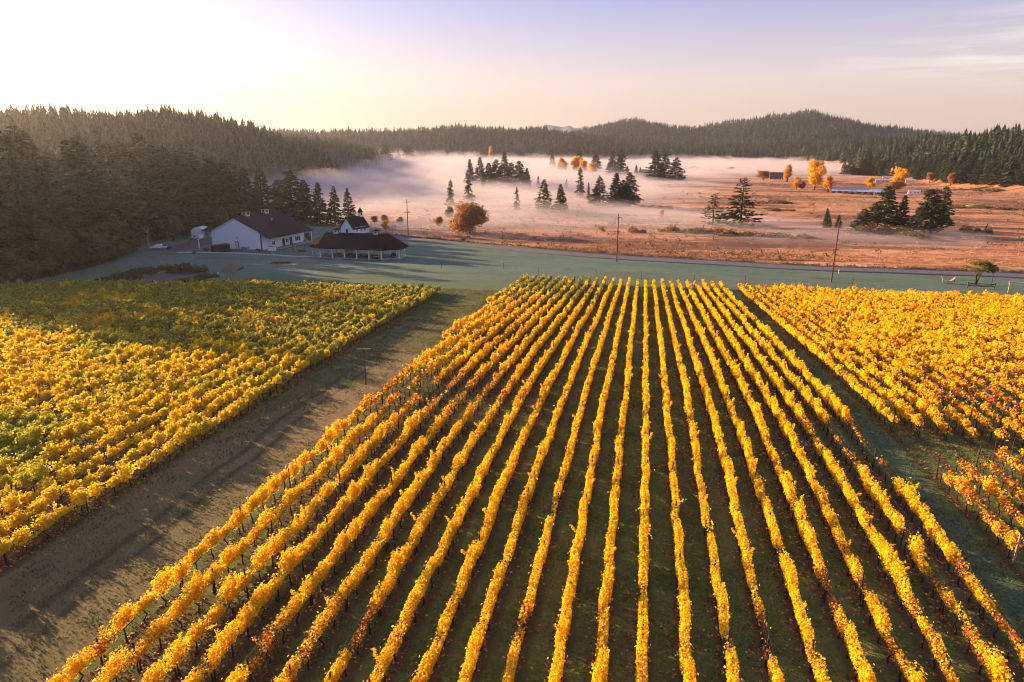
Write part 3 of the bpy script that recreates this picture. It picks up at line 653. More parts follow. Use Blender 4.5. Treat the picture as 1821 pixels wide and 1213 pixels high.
# corner trim, gutters
MB().box((.03, -.06, EH/2), (.42, .14, EH)).build('downspout', M['dark'], barn)
MB().box((-BW, -.06, EH/2-.1), (.3, .14, EH-.2)).build('corner_trim', M['white_trim'], barn)
tr = MB()
for (x0, z0, x1_, z1_) in ((-BW-.75, EH-.5, -BW/2, RH-.14), (-BW/2, RH-.14, .3, EH), (.3, EH, PX, PE-.14)):
    tr.add([(x0, -.53, z0-.32), (x1_, -.53, z1_-.32), (x1_, -.53, z1_), (x0, -.53, z0), (x0, -.45, z0-.32), (x1_, -.45, z1_-.32), (x1_, -.45, z1_), (x0, -.45, z0)],
           [(0, 1, 2, 3), (7, 6, 5, 4), (0, 4, 5, 1), (1, 5, 6, 2), (2, 6, 7, 3), (3, 7, 4, 0)])
tr.build('bargeboard', M['dark'], barn)
def door(parent, c, wd, h, axis_, m=M['white_trim'], frame=M['dark']):
    d = (wd, .12, h) if axis_ == 'x' else (.12, wd, h); f = MB()
    t = .22; off = wd/2
    for s_ in (-1, 1):
        f.box((c[0]+(s_*off if axis_ == 'x' else 0), c[1]+(0 if axis_ == 'x' else s_*off), c[2]+h/2), ((t, .2, h) if axis_ == 'x' else (.2, t, h)))
    f.box((c[0], c[1], c[2]+h+.11), ((wd+t, .2, .22) if axis_ == 'x' else (.2, wd+t, .22)))
    dd = MB().box((c[0], c[1], c[2]+h/2), (d[0]-t if axis_ == 'x' else d[0], d[1] if axis_ == 'x' else d[1]-t, h)).build('door', m, parent)
    f.build('door_frame', frame, dd)
    k = (c[0]+wd*.32, c[1]-.1, c[2]+1.05) if axis_ == 'x' else (c[0]+.1, c[1]+wd*.32, c[2]+1.05)
    MB().box(k, (.1, .1, .12)).build('handle', M['steel'], dd)
def window(parent, c, wd, h, axis_, bars=1):
    fr = MB(); sz = lambda a, b, t=.12: (a, t, b) if axis_ == 'x' else (t, a, b)
    fr.box((c[0], c[1], c[2]), sz(wd+.3, .14)).box((c[0], c[1], c[2]+h), sz(wd+.3, .14))
    for s_ in np.linspace(-1, 1, bars+2):
        fr.box((c[0]+(s_*wd/2 if axis_ == 'x' else 0), c[1]+(0 if axis_ == 'x' else s_*wd/2), c[2]+h/2), sz(.14, h-.14))
    f = fr.build('window', M['white_trim'], parent)
    MB().box((c[0], c[1], c[2]+h/2), sz(wd, h-.1, .06)).build('pane', M['glass'], f)
door(barn, (-10.6, -.03, 0), 1.2, 2.5, 'x')
MB().box((-10.4, -.08, 4.0), (.35, .2, .3)).build('wall_lamp', M['dark'], barn)
for y in (12.0, 16.2): door(barn, (.03, y, .1), 1.1, 2.4, 'y', M['dark'])
window(barn, (.03, 14.1, 1.0), 1.6, 1.4, 'y', 1); window(barn, (.03, 20.3, .9), 3.0, 1.7, 'y', 2); window(barn, (.03, 6.4, 1.1), 1.6, 1.4, 'y', 1)
for y in (23.4, 18.6):
    MB().box((PX-.3, y, PE/2-.2), (.26, .26, PE-.1)).build('porch_post', M['white_trim'], barn)
MB().box((PX/2-.2, 14.5, .02), (PX-.4, 19, .2)).build('porch_floor', M['concrete'], barn)
def on(root, x, y, z=0):
    return root.matrix_basis @ Vector((x, y, z))
def gz(p): return Vector((p[0], p[1], z1(p[0], p[1])))
# things standing along the barn
def barn_spot(px, py): return at(px, py)
for (px, py, r, h, lab) in ((384, 447, 1.45, 2.3, 'low dark green round tank at the left of the barn gable'), (401, 448, 1.7, 2.9, 'taller dark green round tank beside the low tank at the barn gable')):
    p = at(px, py)
    t = thing('water_tank', lab, 'tank', p, group='tanks by the barn gable')
    n = 16; MB().tube([(0, 0, -.2), (0, 0, h*.9), (0, 0, h*.97), (0, 0, h)], [r, r, r*.93, r*.6], n).build('body', M['tank'], t)
    rb = MB()
    for z in (.3, .55, .8): rb.tube([(0, 0, h*z-.04), (0, 0, h*z+.04)], r+.04, n)
    rb.build('hoop', M['dark'], t); MB().tube([(0, 0, h-.02), (0, 0, h+.16)], .35, 10).build('lid', M['dark'], t)
def crate(name, lab, cat, px, py, d, m, rz, lidm=None):
    p = at(px, py); t = thing(name, lab, cat, p, rz)
    MB().box((0, 0, d[2]/2), d).build('body', m, t)
    MB().box((0, 0, d[2]+.05), (d[0]+.1, d[1]+.1, .1)).build('lid', lidm or m, t)
    ft = MB()
    for sx in (-1, 1):
        for sy in (-1, 1): ft.box((sx*d[0]*.4, sy*d[1]*.4, -.02), (.2, .2, .1))
    ft.build('foot', M['dark'], t)
crate('storage_bin', 'pale grey utility bin against the barn gable by the door', 'bin', 436, 446, (2.4, 1.2, 1.2), M['steel'], BANG)
crate('crate', 'white slatted crate on the lawn at the barn corner', 'crate', 484, 445.5, (2.4, 1.6, 1.3), M['white_wall'], BANG+.3, M['concrete'])
p = at(491, 440); t = thing('wine_barrel', 'dark wooden barrel beside the white crate at the barn corner', 'barrel', p)
MB().tube([(0, 0, 0), (0, 0, .3), (0, 0, .75), (0, 0, 1.2), (0, 0, 1.5)], [.5, .6, .68, .6, .5], 12).build('staves', M['dark'], t)
hb = MB()
for z in (.2, .5, 1.0, 1.3): hb.tube([(0, 0, z-.04), (0, 0, z+.04)], .52+.15*(1-abs(z-.75)/.75)+.02, 12)
hb.build('hoop', M['steel'], t)
for (px, py, lab) in ((521, 448, 'dark lamp post on the lawn nearer the barn\'s long wall'), (542, 443, 'dark lamp post on the lawn nearer the pavilion')):
    p = at(px, py); t = thing('lamp_post', lab, 'lamp post', p, group='lamp posts between barn and pavilion')
    MB().tube([(0, 0, -.2), (0, 0, 2.9)], [.09, .06], 6).build('post', M['dark'], t); MB().box((0, 0, 3.1), (.35, .35, .45), taper=.6).build('lantern', M['dark'], t)
p = at(355, 443.5); t = thing('sign_post', 'white post standing by the concrete path left of the barn', 'post', p)
MB().box((0, 0, 1.7), (.28, .28, 3.6)).build('post', M['white_trim'], t); MB().box((0, 0, 3.6), (.5, .5, .18)).build('cap', M['white_trim'], t)

# open pavilion
pa, pb = at(569, 458.5), at(679, 462.5); ax = (pb-pa); ax.z = 0
PANG = math.atan2(ax.y, ax.x); PL = ax.length; mid = (pa+pb)/2; PD = 12.0; PEND = 4.6
nrm = Vector((-math.sin(PANG), math.cos(PANG), 0)); pc = mid+nrm*PD/2
pav = thing('pavilion', 'open pavilion with black hipped roof and white posts on the lawn', 'pavilion', (pc.x, pc.y, z1(pc.x, pc.y)), PANG)
gzp = max(z1(pa.x, pa.y), z1(pb.x, pb.y))+.12-pav.location.z; L2, D2 = PL/2, PD/2
foot = [(-L2, -D2), (L2, -D2), (L2+PEND, -D2*.42), (L2+PEND, D2*.42), (L2, D2), (-L2, D2), (-L2-PEND, D2*.42), (-L2-PEND, -D2*.42)]
MB().prism([(x*1.02, y*1.03) for x, y in foot], gzp-.8, gzp).build('floor', M['concrete'], pav)
EV, RG = gzp+3.25, gzp+7.4; big = [(x+math.copysign(1.0, x), y+math.copysign(1.0, y)) for x, y in foot]; rl = L2+.4
rv = [(x, y, EV) for x, y in big]+[(-rl, 0, RG), (rl, 0, RG)]+[(x, y, EV-.25) for x, y in big]
rfaces = [(0, 1, 9, 8), (1, 2, 9), (2, 3, 9), (3, 4, 9), (4, 5, 8, 9), (5, 6, 8), (6, 7, 8), (7, 0, 8)]+[((i+1) % 8, i, 10+i, 10+(i+1) % 8) for i in range(8)]+[tuple(range(10, 18))[::-1]]
proof = MB().add(rv, rfaces).build('roof', M['shingle_black'], pav)
cupola(proof, -L2*.68, 0, RG, 1.35, M['shingle_black']); cupola(proof, L2*.62, 0, RG, 1.35, M['shingle_black'])
spots = [(-L2+PL*k/5, -D2) for k in range(6)]+[(-L2+PL*k/5, D2) for k in range(6)]+[foot[i] for i in (2, 3, 6, 7)]
pm = MB().box((0, 0, 1.55), (.36, .36, 3.1)).box((0, 0, .12), (.5, .5, .24)).box((0, 0, 2.98), (.5, .5, .18)).mesh('post', M['white_trim'])
for x, y in spots:
    o = link('post', pm, pav); o.location = (x*.985, y*.97, gzp)
rail = MB()
for i in (1, 2): rail.tube([(foot[i][0]*.985, foot[i][1]*.97, gzp+.2), (foot[i+1][0]*.985, foot[i+1][1]*.97, gzp+.2)], .09, 4)
rail.build('curb_rail', M['white_trim'], pav)
def table(x, y, rz, lab, top, scale=1.0):
    P = pav.matrix_basis @ Vector((x, y, gzp)); t = thing('dining_table', lab, 'table', P, PANG+rz, 'tables under the pavilion')
    MB().box((0, 0, .76), (2.6*scale, 1.1, .09)).build('tabletop', top, t)
    lm = MB().box((0, 0, .36), (.1, .1, .72)).mesh('leg', M['dark'])
    for sx in (-1, 1):
        for sy in (-1, 1): o = link('leg', lm, t); o.location = (sx*1.1*scale, sy*.42, 0)
    for s_ in (-1, 1): MB().box((0, s_*.95, .45), (2.4*scale, .32, .07)).box((-.9*scale, s_*.95, .2), (.08, .26, .42)).box((.9*scale, s_*.95, .2), (.08, .26, .42)).build('bench', M['dark'], t)
table(-6.6, -2.6, .05, 'dark table with benches under the pavilion at its left end', M['dark'])
table(-1.8, -1.2, -.04, 'table with a reddish wooden top under the pavilion\'s left half', M['wood'])
table(2.6, -2.4, .06, 'long dark table under the middle of the pavilion', M['dark'], 1.3)
table(6.6, -2.8, 0, 'dark table behind the right front posts of the pavilion', M['dark'])
P = pav.matrix_basis @ Vector((-4.5, 2.4, gzp)); t = thing('serving_counter', 'pale serving counter under the left part of the pavilion', 'counter', P, PANG)
MB().box((0, 0, .55), (3.2, .8, 1.1)).build('cabinet', M['white_wall'], t); MB().box((0, 0, 1.15), (3.4, 1.0, .1)).build('countertop', M['concrete'], t)
MB().box((0, .35, 2.0), (2.6, .1, 1.5)).build('back_panel', M['white_wall'], t)
P = pav.matrix_basis @ Vector((L2+2.0, -1.0, gzp)); t = thing('wine_barrel', 'dark barrel under the right end of the pavilion', 'barrel', P)
MB().tube([(0, 0, 0), (0, 0, .4), (0, 0, .8), (0, 0, 1.2), (0, 0, 1.55)], [.62, .76, .84, .76, .62], 12).build('staves', M['dark'], t); MB().tube([(0, 0, .3), (0, 0, .38)], .77, 12).tube([(0, 0, 1.2), (0, 0, 1.28)], .77, 12).build('hoop', M['steel'], t)
P = pav.matrix_basis @ Vector((L2-2.4, -D2+1.2, gzp)); t = thing('fire_pit', 'low dark fire bowl inside the front right posts of the pavilion', 'fire pit', P)
MB().tube([(0, 0, 0), (0, 0, .35), (0, 0, .7)], [.5, .8, 1.0], 12).build('bowl', M['dark'], t); MB().tube([(0, 0, .68), (0, 0, .76)], 1.08, 12).build('rim', M['steel'], t)

# chapel
ca, cb, cl_ = at(629, 418), at(664, 412.5), at(609, 411)
CANG = math.atan2((cb-ca).y, (cb-ca).x); CL, CW = 9.5, 7.4
CANG = R(70)
ch = thing('chapel', 'small white chapel with dark roof and a pointed bell tower behind the pavilion', 'chapel', (ca.x, ca.y, ca.z), CANG)
W2 = 7.4; CE, CR = 3.0, 7.3
MB().add([(0, 0, -.5), (0, W2, -.5), (0, W2, CE), (0, W2/2, CR-.2), (0, 0, CE), (CL, 0, -.5), (CL, W2, -.5), (CL, W2, CE), (CL, W2/2, CR-.2), (CL, 0, CE)],
         [(0, 4, 3, 2, 1)[::-1], (5, 6, 7, 8, 9)[::-1], (0, 5, 9, 4), (1, 2, 7, 6), (0, 1, 6, 5)]).build('wall', M['white_wall'], ch)
MB().slab([(-.5, -.5, CE-.65), (-.5, W2/2, CR), (CL+.5, W2/2, CR), (CL+.5, -.5, CE-.65)], .18).slab([(-.5, W2/2, CR), (-.5, W2+.5, CE-.65), (CL+.5, W2+.5, CE-.65), (CL+.5, W2/2, CR)], .18).build('roof', M['shingle_black'], ch)
tw = MB().box((CL-.8, W2/2, CR+.4), (1.4, 1.4, 2.0)).build('bell_tower', M['white_wall'], ch)
x, y, z, r = CL-.8, W2/2, CR+1.35, .95
MB().add([(x-r, y-r, z), (x+r, y-r, z), (x+r, y+r, z), (x-r, y+r, z), (x, y, z+2.3)], [(3, 2, 1, 0), (0, 1, 4), (1, 2, 4), (2, 3, 4), (3, 0, 4)]).build('spire', M['shingle_black'], tw)
MB().box((x, y-.71, z-.6), (.6, .08, .8)).box((x+.71, y, z-.6), (.08, .6, .8)).build('louvre', M['dark'], tw)
for k in (2.2, 4.6, 7.0): window(ch, (k, -.03, 1.2), .8, 1.9, 'x', 0)
door(ch, (-.03, W2/2, 0), 1.4, 2.4, 'y', M['dark'], M['white_trim'])
MB().tube([(CL+.6, .2, -.2), (CL+.6, .2, 2.0)], .08, 6).tube([(CL+3.4, .2, -.2), (CL+3.4, .2, 2.0)], .08, 6).box((CL+2, .2, 2.0), (3.2, .16, .16)).build('arbour_frame', M['white_trim'], ch)

# white shed behind the parked cars
sp_ = at(350, 424); SANG = R(8)
sh = thing('shed', 'small white shed with round-arched front and dark lean-to roof left of the barn', 'shed', sp_, SANG, scale=(.68, .68, .72))
arch = [(-4.2, 0), (4.2, 0)]+[(4.2*math.cos(t), 3.0+2.6*math.sin(t)) for t in np.linspace(0, math.pi, 13)]
n = len(arch); MB().add([(x-1.5, 5, z) for x, z in arch]+[(x-1.5, 13, z) for x, z in arch], [tuple(range(n)), tuple(range(n, 2*n))[::-1]]+[((i+1) % n, i, n+i, n+(i+1) % n) for i in range(n)]).build('wall', M['white_wall'], sh)
MB().slab([(2.2, 2.0, 4.2), (10.0, 2.0, 3.4), (10.0, 13, 4.8), (2.2, 13, 5.6)], .2).build('roof', M['shingle'], sh)
MB().box((7.6, 7.2, 1.7), (4.2, 6.0, 3.4)).build('annexe_wall', M['white_wall'], sh)
door(sh, (7.2, 4.17, 0), 2.2, 2.4, 'x', M['white_trim'], M['steel'])

# ------------------------------------------------------------------ vehicles
def pickup(lab, px, py, rz, canopy=False):
    p = at(px, py); t = thing('pickup_truck', lab, 'truck', p, rz, 'white trucks by the barn')
    prof = [(-2.75, .55), (2.75, .55), (2.78, 1.02), (1.55, 1.12), (.75, 1.85), (-.85, 1.88), (-1.0, 1.18), (-2.75, 1.18)]
    if canopy: prof = prof[:5]+[(-2.6, 1.88), (-2.75, 1.18)]
    n = len(prof); hw = [1.0 if z < 1.3 else .8 for _, z in prof]
    vs = [(x, -h, z) for (x, z), h in zip(prof, hw)]+[(x, h, z) for (x, z), h in zip(prof, hw)]
    b = MB().add(vs, [tuple(range(n)), tuple(range(n, 2*n))[::-1]]+[((i+1) % n, i, n+i, n+(i+1) % n) for i in range(n)]).build('body', M['truck_white'], t)
    g_ = MB()
    for s_ in (-1, 1): g_.add([(1.35, s_*.955, 1.22), (.68, s_*.835, 1.75), (-.72, s_*.825, 1.77), (-.8, s_*.96, 1.22)], [(0, 1, 2, 3)] if s_ < 0 else [(3, 2, 1, 0)])
    g_.build('side_window', M['glass'], t); MB().add([(1.54, -.85, 1.17), (1.54, .85, 1.17), (.82, .74, 1.81), (.82, -.74, 1.81)], [(0, 1, 2, 3)]).build('windscreen', M['glass'], t)
    if not canopy: MB().box((-1.88, 0, 1.19), (1.6, 1.66, .04)).build('cargo_bed', M['dark'], t)
    for sx in (-1.75, 1.75):
        for sy in (-.93, .93):
            wh = MB().tube([(sx, sy-.12, .38), (sx, sy+.12, .38)], .4, 14).build('wheel', M['rubber'], t); MB().tube([(sx, sy-.14, .38), (sx, sy+.14, .38)], .22, 10).build('rim', M['steel'], wh)
    for sy in (-.72, .72): MB().box((2.77, sy, .88), (.06, .36, .18)).build('headlight', M['steel'], t)
    MB().box((2.8, 0, .6), (.14, 1.9, .22)).build('bumper', M['steel'], t)
pickup('white pickup truck with open bed parked at the left edge of the gravel', 283, 443.5, R(200))
pickup('white truck with enclosed back parked in front of the arched shed', 350, 426, R(165), True)
p = at(300, 443); t = thing('utility_trailer', 'small dark trailer parked behind the white pickup', 'trailer', p, R(15))
MB().box((0, 0, .8), (3.0, 1.6, .5)).build('tray', M['dark'], t); MB().tube([(1.5, 0, .6), (2.6, 0, .5)], .06, 6).build('drawbar', M['steel'], t)
for s_ in (-.9, .9): MB().tube([(0, s_-.1, .36), (0, s_+.1, .36)], .36, 12).build('wheel', M['rubber'], t)
p = at(331, 441); t = thing('traffic_cone', 'orange cone-shaped marker standing on the gravel drive', 'cone', p)
MB().tube([(0, 0, .05), (0, 0, 1.5)], [.5, .12], 10).build('cone', M['orange_plastic'], t); MB().box((0, 0, .04), (1.2, 1.2, .1)).build('base', M['rubber'], t)

# ------------------------------------------------------------------ lawn furniture and posts
def picnic(lab, px, py, rz):
    p = at(px, py); t = thing('picnic_table', lab, 'picnic table', p, rz, 'picnic tables on the lawn')
    MB().box((0, 0, .76), (2.0, .8, .07)).build('tabletop', M['wood'], t)
    for s_ in (-1, 1): MB().box((0, s_*.75, .45), (2.0, .28, .06)).build('bench', M['wood'], t)
    for s_ in (-.7, .7): MB().tube([(s_, -.62, 0), (s_, -.22, .74)], .06, 4).tube([(s_, .62, 0), (s_, .22, .74)], .06, 4).box((s_, 0, .40), (.07, 1.5, .08)).build('leg', M['dark'], t)
for i, (px, py, rz) in enumerate(((421, 506.5, .2), (528, 508, .1), (612, 510.5, .35), (728, 515, .3))):
    picnic(['dark picnic table nearest the soil bed on the lawn', 'dark picnic table below the barn corner on the lawn', 'dark picnic table below the pavilion\'s left part on the lawn', 'dark picnic table nearest the grass lane\'s top'][i], px, py, rz)
def stake(name, lab, cat, px, py, h, r, m, group=None, lean=0):
    p = at(px, py); t = thing(name, lab, cat, p, group=group)
    MB().tube([(0, 0, -.3), (lean, 0, h)], r, 6).build('post', m, t); MB().tube([(lean, 0, h-.02), (lean, 0, h+.05)], [r*1.25, r*.9], 6).build('cap', m, t); return t
FG = 'thin fence stakes on the lawn'
for px, py, h in ((480, 457, 1.8), (785, 476, 2.0), (850, 480, 1.6), (958, 488, 2.0), (1140.5, 497, 2.2), (895, 478, 1.8), (1060, 492, 1.8), (1235, 500, 2.0), (1325, 503, 2.0)):
    stake('fence_stake', 'thin dark stake standing alone on the frosty lawn', 'stake', px, py, h, .05, M['post'], FG)
stake('marker_post', 'short white marker post on the lawn above the grass lane', 'post', 850, 481, 1.0, .08, M['white_trim'])
stake('marker_post', 'small white marker at the corner of the hay-covered bed', 'post', 388, 491, .9, .16, M['white_trim'])
stake('marker_post', 'short pale post on the lawn right of the leaning utility pole', 'post', 1491, 487, 1.2, .1, M['cupola'])
p = at(651, 684); t = thing('perch_post', 'tall thin wooden post with a T-shaped crossbar standing in the grass lane', 'post', p)
MB().tube([(0, 0, -.3), (0, 0, 4.0)], [.075, .06], 6).build('pole', M['pole'], t); MB().box((0, 0, 4.02), (1.5, .1, .1), .25).build('crossbar', M['wood'], t)

def upole(lab, px, py, top, arms, m, lean=0, group='utility poles along the road'):
    p = at(px, py); h = (py-top)/scale_at(p)*1.04; t = thing('utility_pole', lab, 'utility pole', p, group=group)
    t.rotation_euler = (0, lean, 0)
    MB().tube([(0, 0, -.8), (0, 0, h*.5), (0, 0, h)], [.21, .18, .13], 8).build('pole', m, t)
    for f, wd, ang in arms:
        a = MB().box((0, -.16, h*f), (wd, .13, .16), 0).build('crossarm', m, t); a.rotation_euler = (0, 0, ang)
        ins = MB()
        for sx in (-.46, -.18, .18, .46): ins.tube([(sx*wd, -.16, h*f+.08), (sx*wd, -.16, h*f+.34)], [.06, .05], 6)
        ins.build('insulator', M['ceramic'], a)
upole('dark utility pole with two crossarms, right of the pavilion', 726, 420, 358, [(.92, 2.6, .25), (.66, 2.6, .25), (.64, 2.2, .25)], M['pole'])
upole('reddish utility pole with one crossarm near its top in the middle of the roadside', 1096.5, 466, 384, [(.91, 2.4, 1.15), (.63, 1.4, .3)], M['pole_red'])
upole('leaning brown utility pole with its crossarm half-way up, on the right lawn', 1478, 502, 397, [(.535, 1.7, .2)], M['pole_red'], R(.4))
upole('short dark utility pole between the firs behind the chapel', 596, 404, 383, [(.9, 1.6, .2)], M['pole'])

# fence of wire and thin posts along the meadow side of the road
fe = thing('roadside_fence', 'wire fence on thin wooden posts along the meadow side of the road', 'fence')
fpts = [at(x, y) for x, y in ((880, 434), (960, 441), (1040, 447), (1120, 454), (1200, 459.5), (1300, 465), (1400, 470))]
fr = resample(fpts, 7.0); pmesh = MB().tube([(0, 0, -.3), (0, 0, 1.35)], .07, 5).mesh('post', M['pole_red'])
for q in fr[::2]: o = link('post', pmesh, fe); o.location = (q.x, q.y, z1(q.x, q.y)); o.rotation_euler = (random.uniform(-.05, .05), random.uniform(-.06, .06), 0)
fw = MB()
for h in (.5, 1.0, 1.25): fw.tube([(q.x, q.y, z1(q.x, q.y)+h) for q in fr], .012, 3)
fw.build('wire', M['wire'], fe)

# wooden seats and rails at the upper right
p = at(1687, 504); t = thing('hammock', 'tan hammock seat slung between two slanting posts on the right lawn', 'hammock', p)
MB().tube([(-1.2, 0, .0), (-1.9, 0, 1.9)], .11, 6).build('post', M['wood_tan'], t); MB().tube([(1.2, 0, -.2), (1.35, 0, 1.9)], .13, 6).build('post', M['wood_tan'], t)
MB().tube([(-1.2, 0, .05), (1.2, 0, .05)], .1, 6).build('base', M['wood_tan'], t)
hv = []; hf = []
for i in range(9):
    s_ = i/8; x = -1.75+3.0*s_; z = .55+1.2*(2*s_-1)**2*.85
    for y in (-.5, .5): hv.append((x, y, z))
    for y in (-.5, .5): hv.append((x, y, z-.06))
for i in range(8):
    a = i*4; hf += [(a, a+1, a+5, a+4), (a+3, a+2, a+6, a+7), (a+2, a, a+4, a+6), (a+1, a+3, a+7, a+5)]
MB().add(hv, hf).build('sling', M['wood'], t)
p = at(1744, 513); t = thing('rail', 'low dark wooden rail fence behind the right vineyard under the small tree', 'rail', p, R(-3))
for x in (-3.0, 3.0): MB().box((x, 0, .65), (.2, .2, 1.7)).build('post', M['pole_red'], t)
MB().box((0, 0, 1.15), (5.8, .12, .16)).box((0, 0, .55), (5.8, .12, .16)).build('rail_bar', M['dark'], t)
p = at(1808, 522); t = thing('gate_frame', 'open tan wooden frame of two posts and a top beam at the right edge', 'frame', p, R(-12))
for x in (-1.7, 1.7): MB().box((x, 0, 1.1), (.26, .26, 2.8)).build('post', M['wood_tan'], t)
MB().box((0, 0, 2.62), (4.0, .3, .24)).build('beam', M['wood_tan'], t)
stake('fence_stake', 'thin tall stake right of the small umbrella-shaped tree', 'stake', 1763, 508, 3.6, .06, M['pole_red'])
stake('fence_stake', 'pair-less thin stake behind the far right corner of the amber vines', 'stake', 1516, 506, 1.5, .06, M['post'])

# raised bed with dry hay on the lawn
q = [at(x, y) for x, y in ((378, 491), (402, 491), (433, 477), (408, 473))]
base = min(v.z for v in q); t = thing('raised_bed', 'long raised planting bed topped with dry hay on the lawn', 'planting bed', (q[0].x, q[0].y, base))
loc = [(v.x-q[0].x, v.y-q[0].y) for v in q]; MB().prism(loc, -.3, .75).build('side', M['barn_red'], t); cxy = (sum(a for a, _ in loc)/4, sum(b for _, b in loc)/4)
MB().prism([(cxy[0]+(a-cxy[0])*.90, cxy[1]+(b-cxy[1])*.90) for a, b in loc], .75, .85).build('hay_cover', M['hay'], t)

# ------------------------------------------------------------------ buildings across the valley
def gabled(name, lab, cat, px, py, wd, ln, eh, rh, rz, wallm, roofm, wins=0):
    p = at(px, py); t = thing(name, lab, cat, p, rz)
    MB().add([(-ln/2, -wd/2, -1), (ln/2, -wd/2, -1), (ln/2, wd/2, -1), (-ln/2, wd/2, -1), (-ln/2, -wd/2, eh), (ln/2, -wd/2, eh), (ln/2, wd/2, eh), (-ln/2, wd/2, eh), (-ln/2, 0, rh-.1), (ln/2, 0, rh-.1)],
             [(3, 2, 1, 0), (0, 1, 5, 4), (2, 3, 7, 6), (1, 2, 6, 9, 5), (3, 0, 4, 8, 7)]).build('wall', wallm, t)
    k = (rh-eh)/(wd/2)
    MB().slab([(-ln/2-.5, -wd/2-.6, eh-.6*k), (ln/2+.5, -wd/2-.6, eh-.6*k), (ln/2+.5, 0, rh), (-ln/2-.5, 0, rh)], .2).slab([(-ln/2-.5, 0, rh), (ln/2+.5, 0, rh), (ln/2+.5, wd/2+.6, eh-.6*k), (-ln/2-.5, wd/2+.6, eh-.6*k)], .2).build('roof', roofm, t)
    for i in range(wins): window(t, (-ln/2+ln*(i+.7)/(wins+.4), -wd/2-.04, eh*.35), 1.6, eh*.42, 'x', 1)
    door(t, (ln*.38, -wd/2-.04, 0), 1.3, 2.2, 'x'); return t
gabled('house', 'dark-roofed house half hidden by tall firs across the valley', 'house', 1149, 315, 9, 13, 6, 9.6, R(-8), M['barn_red'], M['teal_roof'], 2)
gabled('farmhouse', 'grey weathered barn beside an orange poplar across the valley', 'barn', 1381, 319, 9, 15, 4.2, 8.5, R(-12), M['barn_red'], M['barn_red'], 2)
t = gabled('longhouse', 'long low shed with pale blue metal roof in the far meadow', 'shed', 1523, 345, 9, 37, 2.6, 4.6, R(-24), M['barn_red'], M['metal_roof'], 7)
for (px, py, wd, hh, lab) in ((1569, 326, 14, 3.6, 'cream trailer left of the orange tree clump at the far meadow'), (1582, 318, 16, 3.2, 'white flat-roofed shed just behind the orange tree clump'), (1618, 325, 9, 3.6, 'white trailer right of the orange tree clump'), (1625, 346, 9, 3.6, 'small pale shed in the open meadow above the leaning fir')):
    p = at(px, py); t = thing('trailer', lab, 'trailer', p, R(-15), 'pale trailers in the far meadow')
    MB().box((0, 0, hh/2), (wd, 4, hh-.5)).build('body', M['cupola'] if 'cream' in lab else M['white_wall'], t); MB().box((0, 0, hh-.12), (wd+.4, 4.4, .26)).build('roof', M['white_trim'], t)
    for s_ in (-.3, .05, .3): window(t, (wd*s_, -2.03, hh*.4), wd*.12, hh*.25, 'x', 0)
p = at(1735, 370); t = thing('tarp_mound', 'yellow-green covered mound by a dark hedge in the right meadow', 'mound', p)
MB().ball((0, 0, .4), (7, 3, 2.0), 16, 8).build('cover', M['haymound'], t, True); MB().tube([(-7.2, -.6, .2), (7.2, -.6, .2)], .25, 6).build('edging', M['dark'], t)
p = at(1750, 414); t = thing('snag', 'leaning dead trunk beside the dark bush in the right meadow', 'dead tree', p)
MB().tube([(0, 0, -.3), (.4, 0, 2.2), (.9, 0, 4.3)], [.35, .28, .14], 7).build('trunk', M['bark'], t); MB().tube([(.4, 0, 2.2), (-.2, 0, 3.2)], [.12, .05], 5).build('branch', M['bark'], t)

# ------------------------------------------------------------------ trees
def fir_crown(seed, h=20.0, r=3.6, base=.10, nb=(5, 8), step=.62, size=.55, droop=.35, ragged=.35, power=.8, per=9):
    """whorls of drooping boughs hung with sprays of needles"""
    g = np.random.default_rng(seed); P = []; D = []; S = []
    z = h*base; k = 0
    while z < h*.985:
        t = (z/h-base)/(1-base); L0 = r*((1-t)**power)*(.55+.45*min(1, (t+.02)/.12)) + .15
        for a in g.uniform(0, 6.283, g.integers(*nb)):
            L = L0*g.uniform(1-ragged, 1+ragged*.45); n = max(2, int(per*L/r+1.5)); s = np.sqrt(g.uniform(.03, 1, n))
            dz = -droop*L*s**1.3+.10*L*s**3+g.normal(0, .12, n); jit = g.normal(0, .10*L+.05, n)
            x = np.cos(a)*L*s-np.sin(a)*jit; y = np.sin(a)*L*s+np.cos(a)*jit
            P.append(np.stack([x, y, z+dz], 1)); D.append(np.tile([math.cos(a), math.sin(a), -droop*.8], (n, 1))); S.append(size*g.uniform(.6, 1.25, n)*(.45+.55*(1-t)**.5))
        z += step*g.uniform(.7, 1.3)*(1-.45*t); k += 1
    P = np.concatenate(P); D = np.concatenate(D); S = np.concatenate(S)[:, None]; n = len(P)
    D = D+g.normal(0, .28, (n, 3)); D /= np.linalg.norm(D, axis=1)[:, None]
    N = g.normal(size=(n, 3)); N[:, 2] += .7; N -= D*(N*D).sum(1)[:, None]; N /= np.linalg.norm(N, axis=1)[:, None]; B = np.cross(D, N)
    V = np.stack([P-D*S*.8, P+B*S*.55-N*S*.18, P+D*S*1.15, P-B*S*.55-N*S*.18], 1).reshape(-1, 3)
    F = np.arange(4*n).reshape(-1, 4)
    return np_mesh('crown', V, F, [M['fir']])
def fir_trunk(h=20.0): return MB().tube([(0, 0, -1.0), (0, 0, h*.4), (0, 0, h*.97)], [.36, .24, .03], 7).mesh('trunk', M['bark'])
FTR = fir_trunk()
FIRS = [fir_crown(1, r=3.9), fir_crown(2, r=3.3, base=.06), fir_crown(3, r=4.4, base=.16, ragged=.5, power=.65), fir_crown(4, r=3.6, base=.22, ragged=.55, power=.55), fir_crown(5, r=3.0, base=.05, power=.9), fir_crown(6, r=4.8, base=.12, ragged=.6, power=.6, droop=.25)]
